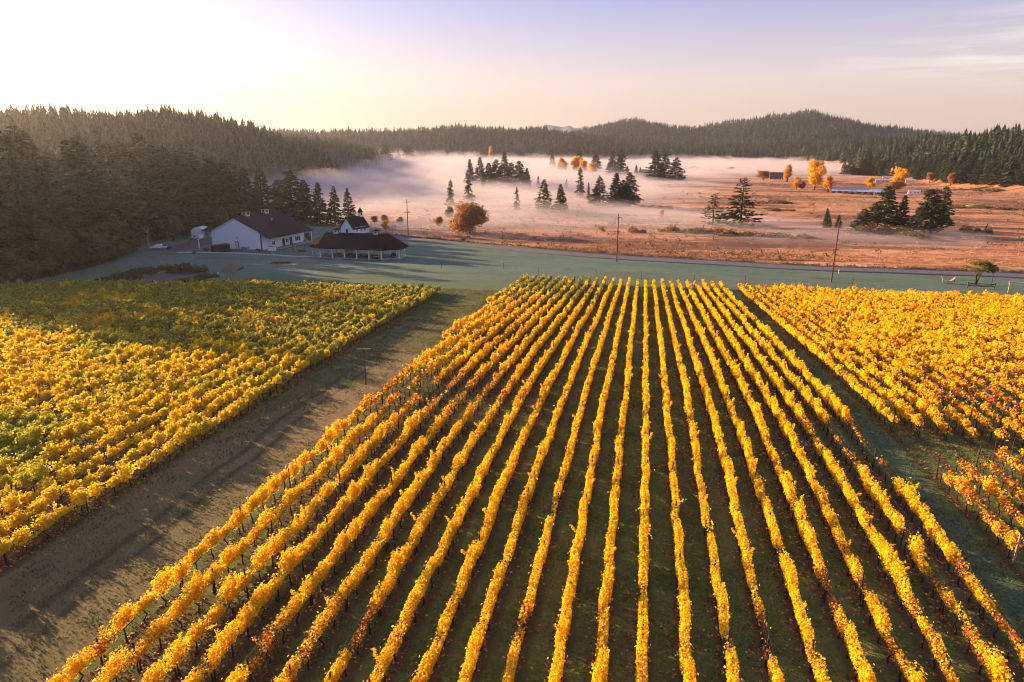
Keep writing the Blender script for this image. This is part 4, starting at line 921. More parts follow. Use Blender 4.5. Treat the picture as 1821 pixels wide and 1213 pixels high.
FIRS_D = [fir_crown(11, r=3.9, base=.05, size=0.64, per=11, nb=(6, 9)), fir_crown(12, r=3.4, base=.04, size=0.64, per=11, nb=(6, 9)), fir_crown(13, r=4.2, base=.07, ragged=.5, power=.65, size=0.68, per=11, nb=(6, 9)), fir_crown(14, r=3.8, base=.10, ragged=.6, power=.55, size=0.68, per=11, nb=(5, 9)), fir_crown(15, r=3.2, base=.03, power=.9, size=0.60, nb=(6, 9)), fir_crown(16, r=4.6, base=.05, ragged=.6, power=.6, droop=.25, size=0.72, per=12, nb=(6, 9))]
FIR_BIG = fir_crown(17, r=6.0, base=.03, ragged=.8, power=.66, droop=.12, nb=(4, 8), step=.8, size=0.68, per=13)
FIR_OPEN = fir_crown(18, r=5.2, base=.03, ragged=.7, power=.6, droop=-.05, nb=(4, 7), step=.9, size=.62, per=10)
FIR_SLIM = fir_crown(19, r=2.5, base=.10, ragged=.55, power=.7, droop=.55, nb=(4, 7), step=.7, size=.62, per=9)
FIR_TIER = fir_crown(20, r=3.6, base=.02, ragged=.5, power=.75, droop=.6, nb=(4, 7), step=.75, size=.7, per=9)
WIDE = 1.0; DENSE = False
def fir(name, lab, p, h, wd=1.0, crown=0, rz=0.0, group=None, lean=(0, 0)):
    c = (FIRS_D if DENSE else FIRS)[crown] if isinstance(crown, int) else crown
    t = thing(name, lab, 'tree', (p[0], p[1], p[2]), rz, group); s = h/20.0; t.scale = (s*wd*WIDE, s*wd*WIDE, s); t.rotation_euler = (lean[0], lean[1], rz)
    link('trunk', FTR, t); link('crown', c, t); return t
def leafy(seed, h, r, n, size, blobs, mats, base=.25, flat=.2, low=False, colm=None):
    """leaf cards through several uneven lobes"""
    g = np.random.default_rng(seed); P = []
    cen = []
    for i in range(blobs):
        a = g.uniform(0, 6.283); q = g.uniform(0, .62)**.7; zz = h*(base+(1-base)*(.18+.64*g.random()))
        f = 1-abs((zz/h-base)/(1-base)-.42)*.9
        cen.append((math.cos(a)*q*r*f, math.sin(a)*q*r*f, zz, r*g.uniform(.22, .55)*f))
    w = np.array([c[3]**2 for c in cen]); w = w/w.sum()
    for c, k in zip(cen, (w*n).astype(int)):
        d = g.normal(size=(k, 3)); d /= np.linalg.norm(d, axis=1)[:, None]; rad = c[3]*g.random(k)[:, None]**.38*(1+g.normal(0, .10, (k, 1)))
        P.append(np.array(c[:3])+d*rad*np.array([1, 1, (h*(1-base))/(2.2*r)*.8+.2])+g.normal(0, .045*r, (k, 3)))
    P = np.concatenate(P); P[:, 2] = np.maximum(P[:, 2], .05*h*g.random(len(P)))
    V, F = cards(P, size*g.uniform(.7, 1.3, len(P)), size*.8, g, flat)
    return np_mesh('crown', V, F, mats)
def limbs(seed, h, r, m, nlimb=6, base=.2, thick=.03):
    g = random.Random(seed); mb = MB().tube([(0, 0, -.5), (g.uniform(-.02, .02)*h, g.uniform(-.02, .02)*h, h*.4), (g.uniform(-.04, .04)*h, g.uniform(-.04, .04)*h, h*.86)], [h*thick, h*thick*.65, h*thick*.12], 7)
    for i in range(nlimb):
        a = i*6.283/nlimb+g.uniform(-.4, .4); z = h*g.uniform(base, .6); q = r*g.uniform(.5, .85)
        mb.tube([(0, 0, z), (math.cos(a)*q*.5, math.sin(a)*q*.5, z+h*.14), (math.cos(a)*q, math.sin(a)*q, z+h*g.uniform(.2, .32))], [h*thick*.45, h*thick*.28, h*thick*.08], 5)
    return mb.mesh('trunk', m)
BUSH = {m: [leafy(40+i, 3.0, 2.2, 900, .20, 8, [M[m]], base=.05) for i in range(2)] for m in ('scrub', 'russet', 'twig', 'yellowgreen', 'redbush', 'drygrass')}
def thicket(seed, mats):
    g = np.random.default_rng(seed); P = []
    for i in range(26):
        c = np.array([g.uniform(-2.2, 2.2), g.uniform(-1.1, 1.1), 0]); q = g.uniform(.22, .6)*(1.15-.35*abs(c[0])/2.2); k = int(240*q)
        d = g.normal(size=(k, 3)); d[:, 2] = np.abs(d[:, 2]); d /= np.linalg.norm(d, axis=1)[:, None]
        P.append(c+d*g.random((k, 1))**.4*np.array([q, q, 3.0*q*g.uniform(.7, 1.9)]))
    P = np.concatenate(P); V, F = cards(P, .15*g.uniform(.6, 1.3, len(P)), .11, g, -.2); mi = (g.random(len(P)) < .45).astype(int)
    return np_mesh('crown', V, F, mats, mi)
THICK = [thicket(90+i, [M['scrub'], M['russet']]) for i in range(3)]
THICK_D = [thicket(95+i, [M['scrub'], M['scrub']]) for i in range(2)]
BROAD = {m: [leafy(60+i, 10.0, 3.6, 3600, .30, 26, [M[m]], base=.12) for i in range(2)] for m in ('orange', 'scrub', 'russet', 'twig')}
POPLAR = leafy(71, 10.0, 1.7, 2200, .27, 24, [M['orange']], base=.08)
ROUND = leafy(72, 10.0, 7.0, 7000, .36, 44, [M['russet']], base=.02)
LT = {s: limbs(s, 10.0, 3.4, M['bark']) for s in (1, 2)}; LTB = limbs(3, 3.0, 1.8, M['bark'], 5, .05, .02)
LT_PALE = limbs(5, 10.0, 3.0, M['bark_pale'], 12, .12, .026)
def broad(name, lab, p, h, wd, crown, group=None, rz=0, trunk=None, cat='tree', h0=10.0, r0=3.6):
    t = thing(name, lab, cat, (p[0], p[1], p[2]), rz, group); s = h/h0; w_ = wd/(2*r0); t.scale = (w_, w_, s)
    link('trunk', trunk or LT[1], t); link('crown', crown, t); return t
def bush(name, lab, p, h, wd, crown, group=None, rz=0, cat='bush'):
    t = thing(name, lab, cat, (p[0], p[1], p[2]), rz, group); t.scale = (wd/4.4, wd/4.4, h/3.0)
    link('stem', LTB, t); link('crown', crown, t); return t

# the dark forest on the left: every tree one can tell apart
g = np.random.default_rng(21)
def left_tree(x, y, h, wd, lab, grp, kind=None):
    p = (x, y, z1(x, y)-.2)
    fir('fir_tree', lab, p, h, wd, int(g.integers(6)) if kind is None else kind, g.uniform(0, 6.28), grp, (g.normal(0, .02), g.normal(0, .02)))
pts = []
def place(n, fy, fo, hmin, hmax, mind, lab, grp):
    k = 0; tries = 0
    while k < n and tries < n*60:
        tries += 1; y = g.uniform(*fy); x = float(forest_edge(y))-g.uniform(*fo)
        if any((x-a)**2+(y-b)**2 < mind**2 for a, b in pts): continue
        px, py = to_px(x, y, z1(x, y)+15)
        if px < -260: continue
        # tree tops follow the skyline of the grove: tall at the left, lower towards the barn
        lim = np.interp(px, [-200, 0, 60, 120, 180, 250, 320, 370, 430, 500, 545, 600], [232, 250, 212, 205, 255, 240, 252, 290, 315, 318, 300, 330])
        q = (x, y, z1(x, y)); sc_ = scale_at(q); by = to_px(*q)[1]; h = min(g.uniform(hmin, hmax), (by-lim)/sc_*g.uniform(.88, 1.03))
        if h < 9: continue
        pts.append((x, y)); left_tree(x, y, h, g.uniform(1.15, 1.7), lab, grp); k += 1
place(38, (108, 300), (7, 22), 24, 40, 6.6, 'tall dark fir in the front ranks of the forest along the left edge', 'firs in the front of the left forest')
place(38, (106, 310), (22, 48), 26, 40, 8.0, 'tall dark fir standing deeper inside the left forest', 'firs deeper in the left forest')
place(34, (104, 330), (48, 95), 26, 38, 9.5, 'fir whose top shows above the front of the left forest', 'firs at the back of the left forest')
DENSE = True; WIDE = 1.3
for (px, base, top, wd, cr, lab) in ((442, 400, 300, 1.2, 1, 'dark fir behind the barn\'s left cupola'), (412, 405, 288, 1.3, 5, 'tall dark fir behind the barn\'s gable peak'), (384, 409, 284, 1.25, 2, 'tall dark fir between the arched shed and the barn gable'), (355, 413, 276, 1.3, 0, 'tall dark fir right behind the arched shed'), (328, 418, 280, 1.3, 3, 'tall dark fir left behind the arched shed'), (522, 398, 304, 1.5, 2, 'broad dark fir right behind the barn\'s far corner'), (500, 396, 322, 1.4, 5, 'bushy dark fir behind the barn\'s roof, left of the broadest one'), (470, 398, 300, 1.2, 0, 'tall dark fir behind the barn\'s ridge'),
                                (545, 398, 322, 1.2, 3, 'dark fir between the broad fir behind the barn and the three by the chapel'),
                                (570, 401, 326, 1.15, 1, 'leftmost of the three separate firs beside the chapel'), (597, 400, 333, 1.05, 0, 'middle one of the three separate firs beside the chapel'), (621, 397, 336, 1.3, 4, 'fir rising directly behind the chapel roof')):
    p = at(px, base); fir('fir_tree', lab, p, (base-top)/scale_at(p)*1.02, wd, cr, px*.7)
DENSE = False; WIDE = 1.0
# undergrowth at the forest's foot
gb = np.random.default_rng(22)
for i in range(46):
    y = 104+i*4.4+gb.uniform(-2, 2); x = float(forest_edge(y))-gb.uniform(-1, 5)
    if to_px(x, y, z1(x, y))[0] < -150 or 218 < y < 262: continue
    big_ = gb.random() < .55
    if big_: broad('forest_tree', 'brownish leafless tree at the foot of the left forest', (x-3, y, z1(x-3, y)), gb.uniform(7, 12), gb.uniform(6, 9), BROAD['twig' if gb.random() < .45 else 'scrub'][int(gb.integers(2))], 'bare trees at the forest foot', gb.uniform(0, 6))
    else: bush('shrub', 'olive brown shrub at the foot of the left forest', (x, y, z1(x, y)), gb.uniform(3, 5.5), gb.uniform(5, 8), BUSH['scrub'][int(gb.integers(2))], 'shrubs at the forest foot', gb.uniform(0, 6))
for (px, py, h, wd, lab) in ((200, 462, 9, 11, 'large olive round bush in front of the forest, left of the pickup'), (150, 474, 6, 9, 'lower olive bush left of the large round one at the forest foot'), (172, 470, 5, 8, 'small olive bush between the two larger ones at the forest foot')):
    p = at(px, py); bush('shrub', lab, p, h, wd, BUSH['yellowgreen' if h > 8 else 'scrub'][0], None, px)
p = at(266, 444); t = thing('bare_tree', 'pale leafless birch-like tree behind the white pickup', 'tree', p); t.scale = (.8, .8, 1.0); link('trunk', LT_PALE, t)
for (px, py, m, h, wd, lab) in ((310, 428, 'twig', 10, 10, 'reddish bare tree behind the gravel drive'), (240, 446, 'twig', 6, 9, 'low reddish thicket left of the white pickup'), (398, 412, 'twig', 11, 8, 'reddish bare tree rising behind the barn\'s left eave')):
    p = at(px, py); broad('bare_tree', lab, p, h, wd, BROAD[m][0], None, px)
for (px, py, m, h, wd, lab) in ((366, 446.5, 'redbush', 1.3, 3, 'small dark red shrub at the left foot of the barn gable'), (459, 447, 'redbush', .9, 3, 'low dark red shrub at the right foot of the barn gable'), (547, 429, 'redbush', 3.6, 3.2, 'round dark red bush by the barn\'s porch end'), (345, 452, 'scrub', 1.0, 2.6, 'small brown tuft beside the footpath'),
                                (332, 480, 'yellowgreen', 2.6, 3.6, 'yellow-green shrub above the bare soil bed'), (318, 484, 'scrub', 1.5, 5, 'brown low shrub at the back of the soil bed'), (300, 480, 'scrub', 1.3, 6, 'olive low shrub left of the yellow-green one'), (350, 482, 'scrub', 1.4, 6, 'brown low shrub between soil bed and hay bed'), (270, 482, 'scrub', 1.2, 6, 'brown low shrub at the soil bed\'s upper left'), (225, 493, 'russet', 1.2, 7, 'russet low shrub at the left end of the soil bed'), (200, 500, 'scrub', 1.0, 8, 'dark low shrub nearest the left vines'), (250, 487, 'scrub', 1.3, 8, 'brown low shrub between the soil bed\'s upper left and its left end'), (368, 493, 'scrub', .9, 6, 'low dark edging plants at the soil bed\'s right corner'), (340, 500, 'scrub', .8, 7, 'low dark edging plants along the soil bed\'s front'), (500, 468, 'scrub', .5, 6, 'flat brown patch of weeds on the lawn'), (536, 447, 'scrub', .7, 4, 'low brown shrub between the lamp posts')):
    p = at(px, py); bush('shrub', lab, p, h*(1.5 if wd > 4.5 else 1), wd*(1.15 if wd > 4.5 else 1), THICK_D[px % 2] if wd > 4.5 else BUSH[m][px % 2], None, .12 if wd > 4.5 else px)

WIDE = 1.5; DENSE = True
# trees standing in the misty valley: photo column, foot, top, width, crown, label
VAL = [
 (802, 373, 322, 1.0, FIR_SLIM, 'slim ragged fir left of the round russet tree in the mist'),
 (834, 366, 316, 1.2, FIR_SLIM, 'slim ragged fir just behind the round russet tree'),
 (836, 333, 285, .95, 1, 'leftmost tall fir of the dark grove in the mid valley'), (854, 332, 282, 1.0, 0, 'second fir from the left in the dark grove'), (869, 333, 291, 1.1, 2, 'third fir from the left in the dark grove'),
 (883, 333, 286, 1.1, 5, 'fourth fir from the left in the dark grove'), (897, 331, 274, 1.0, 0, 'tallest fir of the dark grove, right of its middle'), (909, 334, 291, 1.1, 3, 'fir just right of the tallest in the dark grove'), (923, 337, 288, 1.2, 2, 'broad fir near the right end of the dark grove'), (937, 336, 300, 1.1, 1, 'rightmost fir of the dark grove'),
 (860, 338, 312, 1.2, 4, 'short fir in front of the dark grove\'s left part'), (919, 376, 334, .8, FIR_SLIM, 'thin mist-veiled conifer below the dark grove'),
 (957, 332, 314, 1.0, 4, 'tiny fir between the dark grove and the two-tiered fir'), (967, 379, 321, 1.25, FIR_TIER, 'two-tiered fir standing alone left of centre'), (996, 378, 329, 1.15, 1, 'dense narrow fir right of the two-tiered one'),
 (1007, 334, 320, 1.3, 4, 'tiny dark fir above the dense narrow fir'), (1031, 350, 300, 1.0, FIR_SLIM, 'slim fir below the orange tree clump'), (1046, 358, 326, .8, FIR_SLIM, 'faint thin conifer in the mist right of the slim fir'),
 (1065, 368, 315, 1.25, 0, 'leftmost fir of the three in the middle of the mist'), (1094, 369, 310, 1.25, 1, 'middle fir of the three in the middle of the mist'), (1118, 368, 309, 1.2, 3, 'rightmost fir of the three in the middle of the mist'), (1107, 369, 322, 1.2, 5, 'lower fir filling the gap between the two right firs in the mist'),
 (982, 304, 275, 1.2, 1, 'dark fir left of the orange tree clump'), (1029, 305, 267, 1.0, 0, 'dark fir behind the orange tree clump'), (1059, 306, 272, 1.1, 2, 'dark fir at the right side of the orange tree clump'),
 (1088, 313, 271, 1.0, 0, 'taller dark fir right of the orange clump'), (1103, 315, 267, 1.0, 3, 'tall pointed fir above the three firs in the mist'), (1115, 313, 296, 1.2, 4, 'short fir beside the tall pointed one'), (1131, 314, 294, 1.1, 4, 'small fir left of the dark-roofed house'), (1138, 314, 298, 1.1, 1, 'smallest fir touching the dark-roofed house'),
 (1164, 323, 271, 1.15, 2, 'left fir of the tall group beside the dark-roofed house'), (1181, 323, 274, 1.15, 0, 'middle fir of the tall group beside the dark-roofed house'), (1201, 322, 282, 1.2, 5, 'right fir of the tall group beside the dark-roofed house'),
 (1267, 401, 347, 1.0, FIR_OPEN, 'loose open-branched pale conifer left of the great fir'), (1316, 403, 320, 1.0, FIR_BIG, 'great spreading fir with long side branches in the meadow'),
 (1570, 402, 333, 1.25, 2, 'broad fir in the middle of the right meadow clump'), (1602, 404, 349, 1.15, 1, 'pointed fir in the right meadow clump'), (1533, 410, 372, 1.6, 5, 'low rounded conifer at the left of the right meadow clump'), (1551, 408, 362, 1.5, 2, 'conifer between the rounded one and the broad fir'), (1630, 409, 370, 1.3, 3, 'shorter dark fir left of the leaning fir'), (1655, 417, 340, 1.3, 3, 'leaning ragged fir at the right end of the meadow clump'), (1668, 400, 334, .9, 5, 'fir top leaning right behind the ragged fir'), (1471, 405, 371, 1.2, 4, 'small dark fir behind the leaning utility pole'), (1490, 405, 383, 1.3, 1, 'bluish small fir right of the small dark one'),
 (662, 298, 264, 1.1, 1, 'first fir of the row on the far left mist shore'), (687, 298, 257, 1.2, 2, 'second and tallest fir of the row on the far left mist shore'), (709, 298, 268, 1.1, 0, 'third fir of the row on the far left mist shore'), (728, 298, 260, 1.2, 5, 'last fir of the row on the far left mist shore'),
 (1541, 310, 264, 1.1, 1, 'slender fir before the right forest, above the long low shed'), (1556, 312, 272, 1.2, 0, 'second slender fir before the right forest'), (1497, 303, 295, 1.3, 4, 'tiny conifer at the end of the far mist strip'), (1518, 310, 292, 2.0, 2, 'round-headed conifer at the left end of the right forest'), (1532, 311, 290, 1.8, 5, 'broad conifer at the left end of the right forest'),
]
for (px, base, top, wd, cr, lab) in VAL:
    p = at(px, base); fir('fir_tree', lab, p, (base-top)/scale_at(p)*1.03, wd, cr, px*1.3, None, (0, .12 if 'lean' in lab else 0))
AUT = [
 (999, 311, 280, 17, 'orange', POPLAR, 'leftmost golden poplar of the orange clump'), (1024, 311, 279, 19, 'orange', None, 'second golden tree of the orange clump, behind the slim fir'), (1037, 312, 285, 15, 'orange', None, 'third golden tree of the orange clump'), (1053, 313, 290, 17, 'orange', None, 'rightmost orange tree of the orange clump'),
 (872, 288, 260, 9, 'orange', POPLAR, 'lone pale orange poplar before the far ridge'), (1399, 324, 292, 16, 'orange', POPLAR, 'narrow golden poplar beside the grey barn'), (1416, 337, 315, 15, 'orange', None, 'small orange tree left of the great cottonwood'), (1448, 338, 286, 32, 'orange', None, 'great orange cottonwood in the right meadow'),
 (1472, 342, 312, 18, 'orange', POPLAR, 'yellow tree beside the long low shed'), (1547, 336, 316, 18, 'orange', None, 'round yellow tree above the long low shed'), (1598, 334, 300, 30, 'orange', None, 'large golden tree among the pale trailers'), (1590, 340, 322, 34, 'russet', None, 'russet undergrowth tree in front of the large golden tree'),
 (1653, 325, 307, 14, 'russet', None, 'small russet tree before the right forest'), (1690, 330, 308, 13, 'russet', None, 'pale russet tree before the right forest, further right'), (1357, 321, 304, 24, 'russet', None, 'brown rounded tree left of the grey barn'),
 (687, 413, 392, 15, 'orange', None, 'small orange tree right of the chapel'), (666, 398, 384, 14, 'twig', None, 'faint tree in the mist right of the bell tower'), (684, 397, 382, 15, 'twig', None, 'faint tree in the mist above the small orange tree'), (712, 400, 386, 14, 'twig', None, 'faint russet tree in the mist left of the first utility pole'),  # the pale twig tone of the faint trees imitates a veil of mist
 (1176, 386, 373, 9, 'orange', None, 'tiny orange tree in the mist right of the three firs'), (780, 405, 385, 16, 'russet', None, 'faint russet bush-like tree left of the round russet tree'), (800, 390, 368, 18, 'scrub', None, 'brown tree under the slim ragged fir'),
]
for (px, base, top, wpx, m, cr, lab) in AUT:
    p = at(px, base); s_ = scale_at(p); c = cr or BROAD[m][px % 2]
    broad('autumn_tree', lab, p, (base-top)/s_*1.05, wpx/s_*1.15, c, None, px, r0=1.7 if cr is POPLAR else 3.6)
p = at(835, 414); s_ = scale_at(p); broad('autumn_tree', 'large round russet tree in the mist beyond the road', p, 57/s_, 80/s_, ROUND, None, 0, r0=7.0)
p = at(1427, 337); bush('shrub', 'dark red shrub at the foot of the great cottonwood', p, 8, 12, BUSH['redbush'][0])
SHR = [(1382, 361, 8, 60, 'scrub', 'long low brown thicket right of the great fir'), (1383, 374, 5, 44, 'scrub', 'second low brown thicket below the first'), (1165, 372, 9, 44, 'scrub', 'brown thicket in the mist right of the three firs'), (1195, 413, 14, 40, 'russet', 'russet thicket in the mist above the middle pole'), (1132, 414, 11, 26, 'russet', 'russet bush right of the middle utility pole'), (1069, 414, 10, 18, 'russet', 'small russet bush left of the middle utility pole'),
       (1240, 414, 10, 60, 'scrub', 'grey brown thicket left of the great fir\'s foot'), (1300, 418, 12, 70, 'scrub', 'grey brown thicket at the great fir\'s foot'), (1360, 420, 10, 60, 'scrub', 'grey brown thicket right of the great fir\'s foot'), (1430, 424, 9, 50, 'russet', 'brown thicket left of the small dark fir'), (1570, 414, 18, 70, 'scrub', 'olive thicket under the right meadow clump'), (1620, 425, 12, 56, 'yellowgreen', 'yellow-green thicket before the right meadow clump'), (1530, 416, 16, 40, 'scrub', 'olive thicket under the low rounded conifer'),
       (1735, 414, 12, 40, 'scrub', 'dark bush beside the leaning dead trunk'), (1650, 342, 9, 30, 'russet', 'russet bush beside the small pale shed'), (1235, 300, 5, 30, 'scrub', 'dark bush at the edge of the far mist strip'), (1300, 302, 5, 24, 'scrub', 'second dark bush at the edge of the far mist strip'), (1160, 319, 7, 30, 'russet', 'russet bush before the dark-roofed house'), (1125, 322, 6, 20, 'drygrass', 'tawny bush left of the dark-roofed house'), (1780, 372, 6, 80, 'scrub', 'dark hedge at the far right of the meadow'), (1690, 369, 5, 70, 'scrub', 'dark hedge left of the yellow-green mound'), (1770, 340, 6, 60, 'russet', 'russet hedge before the right forest'), (957, 436, 6, 9, 'drygrass', 'tawny grassy bush by the road\'s meadow side'), (1386, 464, 9, 8, 'scrub', 'small green bush by the road, left of the leaning pole'), (825, 428, 4, 16, 'scrub', 'dark bush by the road below the round russet tree')]
for i, (px, base, hp, wp, m, lab) in enumerate(SHR):
    p = at(px, base); s_ = scale_at(p); bush('shrub', lab, p, hp/s_*1.2, wp/s_*(1.2 if wp > 24 else 1), THICK[i % 3] if wp > 24 and m != 'yellowgreen' else BUSH[m][i % 2], None, (px % 3)*.2-.2)

# the small umbrella-shaped tree on the right lawn
p = at(1735, 506); s_ = scale_at(p); t = thing('umbrella_tree', 'small spreading tree with flat green-gold crown on the right lawn', 'tree', p, 0.4)
MB().tube([(0, 0, -.3), (-.1, 0, 1.2), (-.25, .1, 2.5), (-.9, .2, 3.9)], [.30, .24, .2, .09], 7).tube([(.15, 0, .3), (.75, 0, 2.2), (1.9, .1, 3.9)], [.2, .15, .07], 6).tube([(-.2, .1, 2.2), (.4, -.8, 3.9)], [.13, .06], 5).tube([(.7, 0, 2.1), (1.2, .9, 4.0)], [.1, .05], 5).build('trunk', M['bark'], t)
gU = np.random.default_rng(31); P = []
for i in range(30):
    a = gU.uniform(0, 6.28); q = gU.random()**.5*3.9; c = np.array([.35+math.cos(a)*q*1.05, math.sin(a)*q*.85, 5.75-.11*q*q+gU.normal(0, .22)]); k = 110
    d = gU.normal(size=(k, 3)); d /= np.linalg.norm(d, axis=1)[:, None]; P.append(c+d*gU.random((k, 1))**.4*np.array([1.15, 1.15, .5]))
P = np.concatenate(P); V, F = cards(P, .17*gU.uniform(.7, 1.3, len(P)), .14, gU, .4); link('crown', np_mesh('crown', V, F, [M['yellowgreen']]), t)

# brush that nobody would count: along the road and across the meadow
def brush(name, lab, X, Y, H, m, g, per=14):
    n = len(X); k = per; c = np.repeat(np.stack([X, Y, zt(X, Y)], 1), k, 0); h = np.repeat(H, k)
    d = g.normal(size=(n*k, 3)); d[:, 2] = np.abs(d[:, 2]); d /= np.linalg.norm(d, axis=1)[:, None]; q = g.random(n*k)**.45
    P = c+d*(q*h)[:, None]*np.array([1.15, 1.15, .95]); V, F = cards(P, h*.22*g.uniform(.6, 1.3, n*k), h*.15, g, -.2)
    return tag(link(name, np_mesh(name, V, F, [m])), lab, 'brush', kind='stuff')
gg = np.random.default_rng(41); t_ = gg.random(2600); rp = np.array([(q.x, q.y) for q in road_pts]); seg = np.clip((t_*(len(rp)-2)).astype(int), 0, len(rp)-2); f_ = gg.random(2600)[:, None]
Q = rp[seg]*(1-f_)+rp[seg+1]*f_; dr = rp[seg+1]-rp[seg]; nr = np.stack([-dr[:, 1], dr[:, 0]], 1); nr /= np.linalg.norm(nr, axis=1)[:, None]
Q = Q+nr*(6.0+np.abs(gg.normal(0, 1.6, 2600)))[:, None]; k = (Q[:, 0] > -140) & (Q[:, 0] < 190); Q = Q[k]
brush('roadside_brush', 'dark brown weeds along the meadow side of the road', Q[:, 0], Q[:, 1], gg.uniform(.35, .95, len(Q)), M['scrub'], gg)
n = 26000; Y = 235+620*gg.random(n)**1.6; a = gg.uniform(-.72, .52, n); X = np.tan(a)*Y
dd, ss = pdist(X, Y, road_pts[::3]); k = (dd*ss > 9) & (fbm(X/45+3, Y/22, 4) > .5+gg.normal(0, .05, n)) & (X > forest_edge(Y)+10); X, Y = X[k], Y[k]
brush('meadow_brush', 'tufts of tall dry grass and brush across the valley meadow', X, Y, gg.uniform(.3, .8, len(X))*(1+Y/500), M['drygrass'], gg, 8)

n = 2400; Y = 240+520*gg.random(n)**1.7; a = gg.uniform(-.5, .52, n); X = np.tan(a)*Y
dd, ss = pdist(X, Y, road_pts[::3]); k = (dd*ss > 9) & (fbm(X/60+13, Y/18+4, 4) > .56+gg.normal(0, .04, n)); X, Y = X[k], Y[k]
brush('meadow_brush', 'low dark brown bushes in patches across the valley meadow', X, Y, gg.uniform(.5, 1.3, len(X))*(1+Y/500), M['scrub'], gg, 12)

# ------------------------------------------------------------------ forest on the far hills, beyond counting
def far_forest(name, lab, idx, n, rr, colr, hr, g, sprays):
    a = np.arctan((g.uniform(*colr, n)-PCX)/1264)-YAW; r = np.sqrt(g.uniform(rr[0]**2, rr[1]**2, n)); X = np.sin(a)*r; Y = np.cos(a)*r
    hh, wh = hills(X, Y); k = (hh > 3.5+3*g.random(n)) & np.isin(wh, idx); X, Y = X[k], Y[k]
    # keep the trees a viewer at the camera's height could see: slopes facing it and the ridge
    H = g.uniform(*hr, len(X))*(.7+.6*fbm(X/50, Y/50, 2)); Z = zt(X, Y); n = len(X); Wd = H*g.uniform(.17, .27, n)
    T = sprays; k = np.arange(T); V = np.zeros((n, T, 3, 3), np.float32)
    tt = (k+.5)/T; ang = g.uniform(0, 6.283, (n, 1))+k[None, :]*2.399+g.normal(0, .35, (n, T)); L = Wd[:, None]*(1-tt[None, :])**.75*g.uniform(.65, 1.25, (n, T))+.25
    zb = Z[:, None]+H[:, None]*(tt[None, :]*.92); rise = H[:, None]*(1.7/T+.06); c, s = np.cos(ang), np.sin(ang); wv = L*.62
    V[:, :, 0] = np.stack([X[:, None]+c*L*.05, Y[:, None]+s*L*.05, zb+rise], -1)
    V[:, :, 1] = np.stack([X[:, None]+c*L-s*wv, Y[:, None]+s*L+c*wv, zb-L*.25], -1)
    V[:, :, 2] = np.stack([X[:, None]+c*L+s*wv, Y[:, None]+s*L-c*wv, zb-L*.1-.05*H[:, None]], -1)
    tone = np.repeat((g.random(n)*.75+.25*fbm(X/90, Y/90, 3)).clip(0, 1), T*3)
    V = V.reshape(-1, 3); return tag(link(name, np_mesh(name, V, np.arange(len(V)).reshape(-1, 3), [M['fir_far']], attrs=dict(tone=tone))), lab, 'forest', kind='stuff')
gf_ = np.random.default_rng(51)
far_forest('hill_forest', 'hazy dark conifer forest covering the left hill', [0], 22000, (400, 1700), (-600, 780), (14, 23), gf_, 26)
far_forest('hill_forest', 'dark conifer forest along the far ridge behind the mist', [1], 12000, (1600, 2500), (450, 1350), (17, 36), gf_, 18)
far_forest('hill_forest', 'dark conifer forest covering the round twin hills at the right', [2], 17000, (2100, 3400), (880, 2000), (16, 36), gf_, 14)
far_forest('hill_forest', 'dark conifer forest at the right edge of the valley', [3], 18000, (750, 2400), (950, 2150), (15, 27), gf_, 44)
WIDE = 1.05
# front trees of the right forest, told apart by eye
g = np.random.default_rng(61); k = 0; used = []
for _ in range(4000):
    px = g.uniform(1500, 1900); base = np.interp(px, [1500, 1560, 1640, 1700, 1821, 1900], [311, 314, 322, 328, 330, 331])-g.uniform(0, 10)*(px-1480)/200; p = at(px, base)
    if any((p.x-a)**2+(p.y-b)**2 < 64 for a, b in used): continue
    used.append((p.x, p.y)); h = g.uniform(17, 29)*(1.0 if px > 1600 else .85)
    fir('fir_tree', 'dark bushy conifer in the front ranks of the right-hand forest', p, h, g.uniform(1.15, 1.6), int(g.integers(6)), g.uniform(0, 6), 'conifers in the front of the right forest'); k += 1
    if k >= 64: break

# faint mountains beyond the hills
def mountain(name, lab, D, prof, seed):
    g = np.random.default_rng(seed); V = []; F = []; n = 60
    xs = np.linspace(prof[0][0], prof[-1][0], n); ys = np.interp(xs, [q[0] for q in prof], [q[1] for q in prof])
    for i, (x, y) in enumerate(zip(xs, ys)):
        a = math.atan((x-PCX)/1264)-YAW; v = y-PCY; up = -(FPX*math.sin(PITCH)+v*math.cos(PITCH))/(FPX*math.cos(PITCH)-v*math.sin(PITCH))
        top = CAM_H+D*math.cos(a+YAW)*up*(1)+60*(vnoise(x/6+seed, 3.3)-.5)
        for dr, z in ((-1800, -40), (-700, top*.55-10), (0, top), (900, top*.5), (2200, -40)): V.append((math.sin(a)*(D+dr), math.cos(a)*(D+dr), z))
    for i in range(n-1):
        for k in range(4): F.append((i*5+k, i*5+k+1, (i+1)*5+k+1, (i+1)*5+k))
        F.append((i*5, (i+1)*5, (i+1)*5+4, i*5+4))
    F.append((0, 1, 2, 3, 4)); me = bpy.data.meshes.new(name); me.from_pydata([tuple(map(float, v)) for v in V], [], F); me.materials.append(M['mountain']); me.update(); tag(link(name, me), lab, kind='structure')
mountain('mountain', 'faint blue mountain range beyond the valley', 9000, [(820, 244), (890, 231), (930, 227), (960, 224), (1010, 225), (1050, 227), (1100, 236), (1160, 246)], 3)
mountain('mountain', 'faint blue mountain beyond the right forest', 9000, [(1590, 246), (1630, 234), (1655, 229), (1680, 233), (1720, 246)], 8)

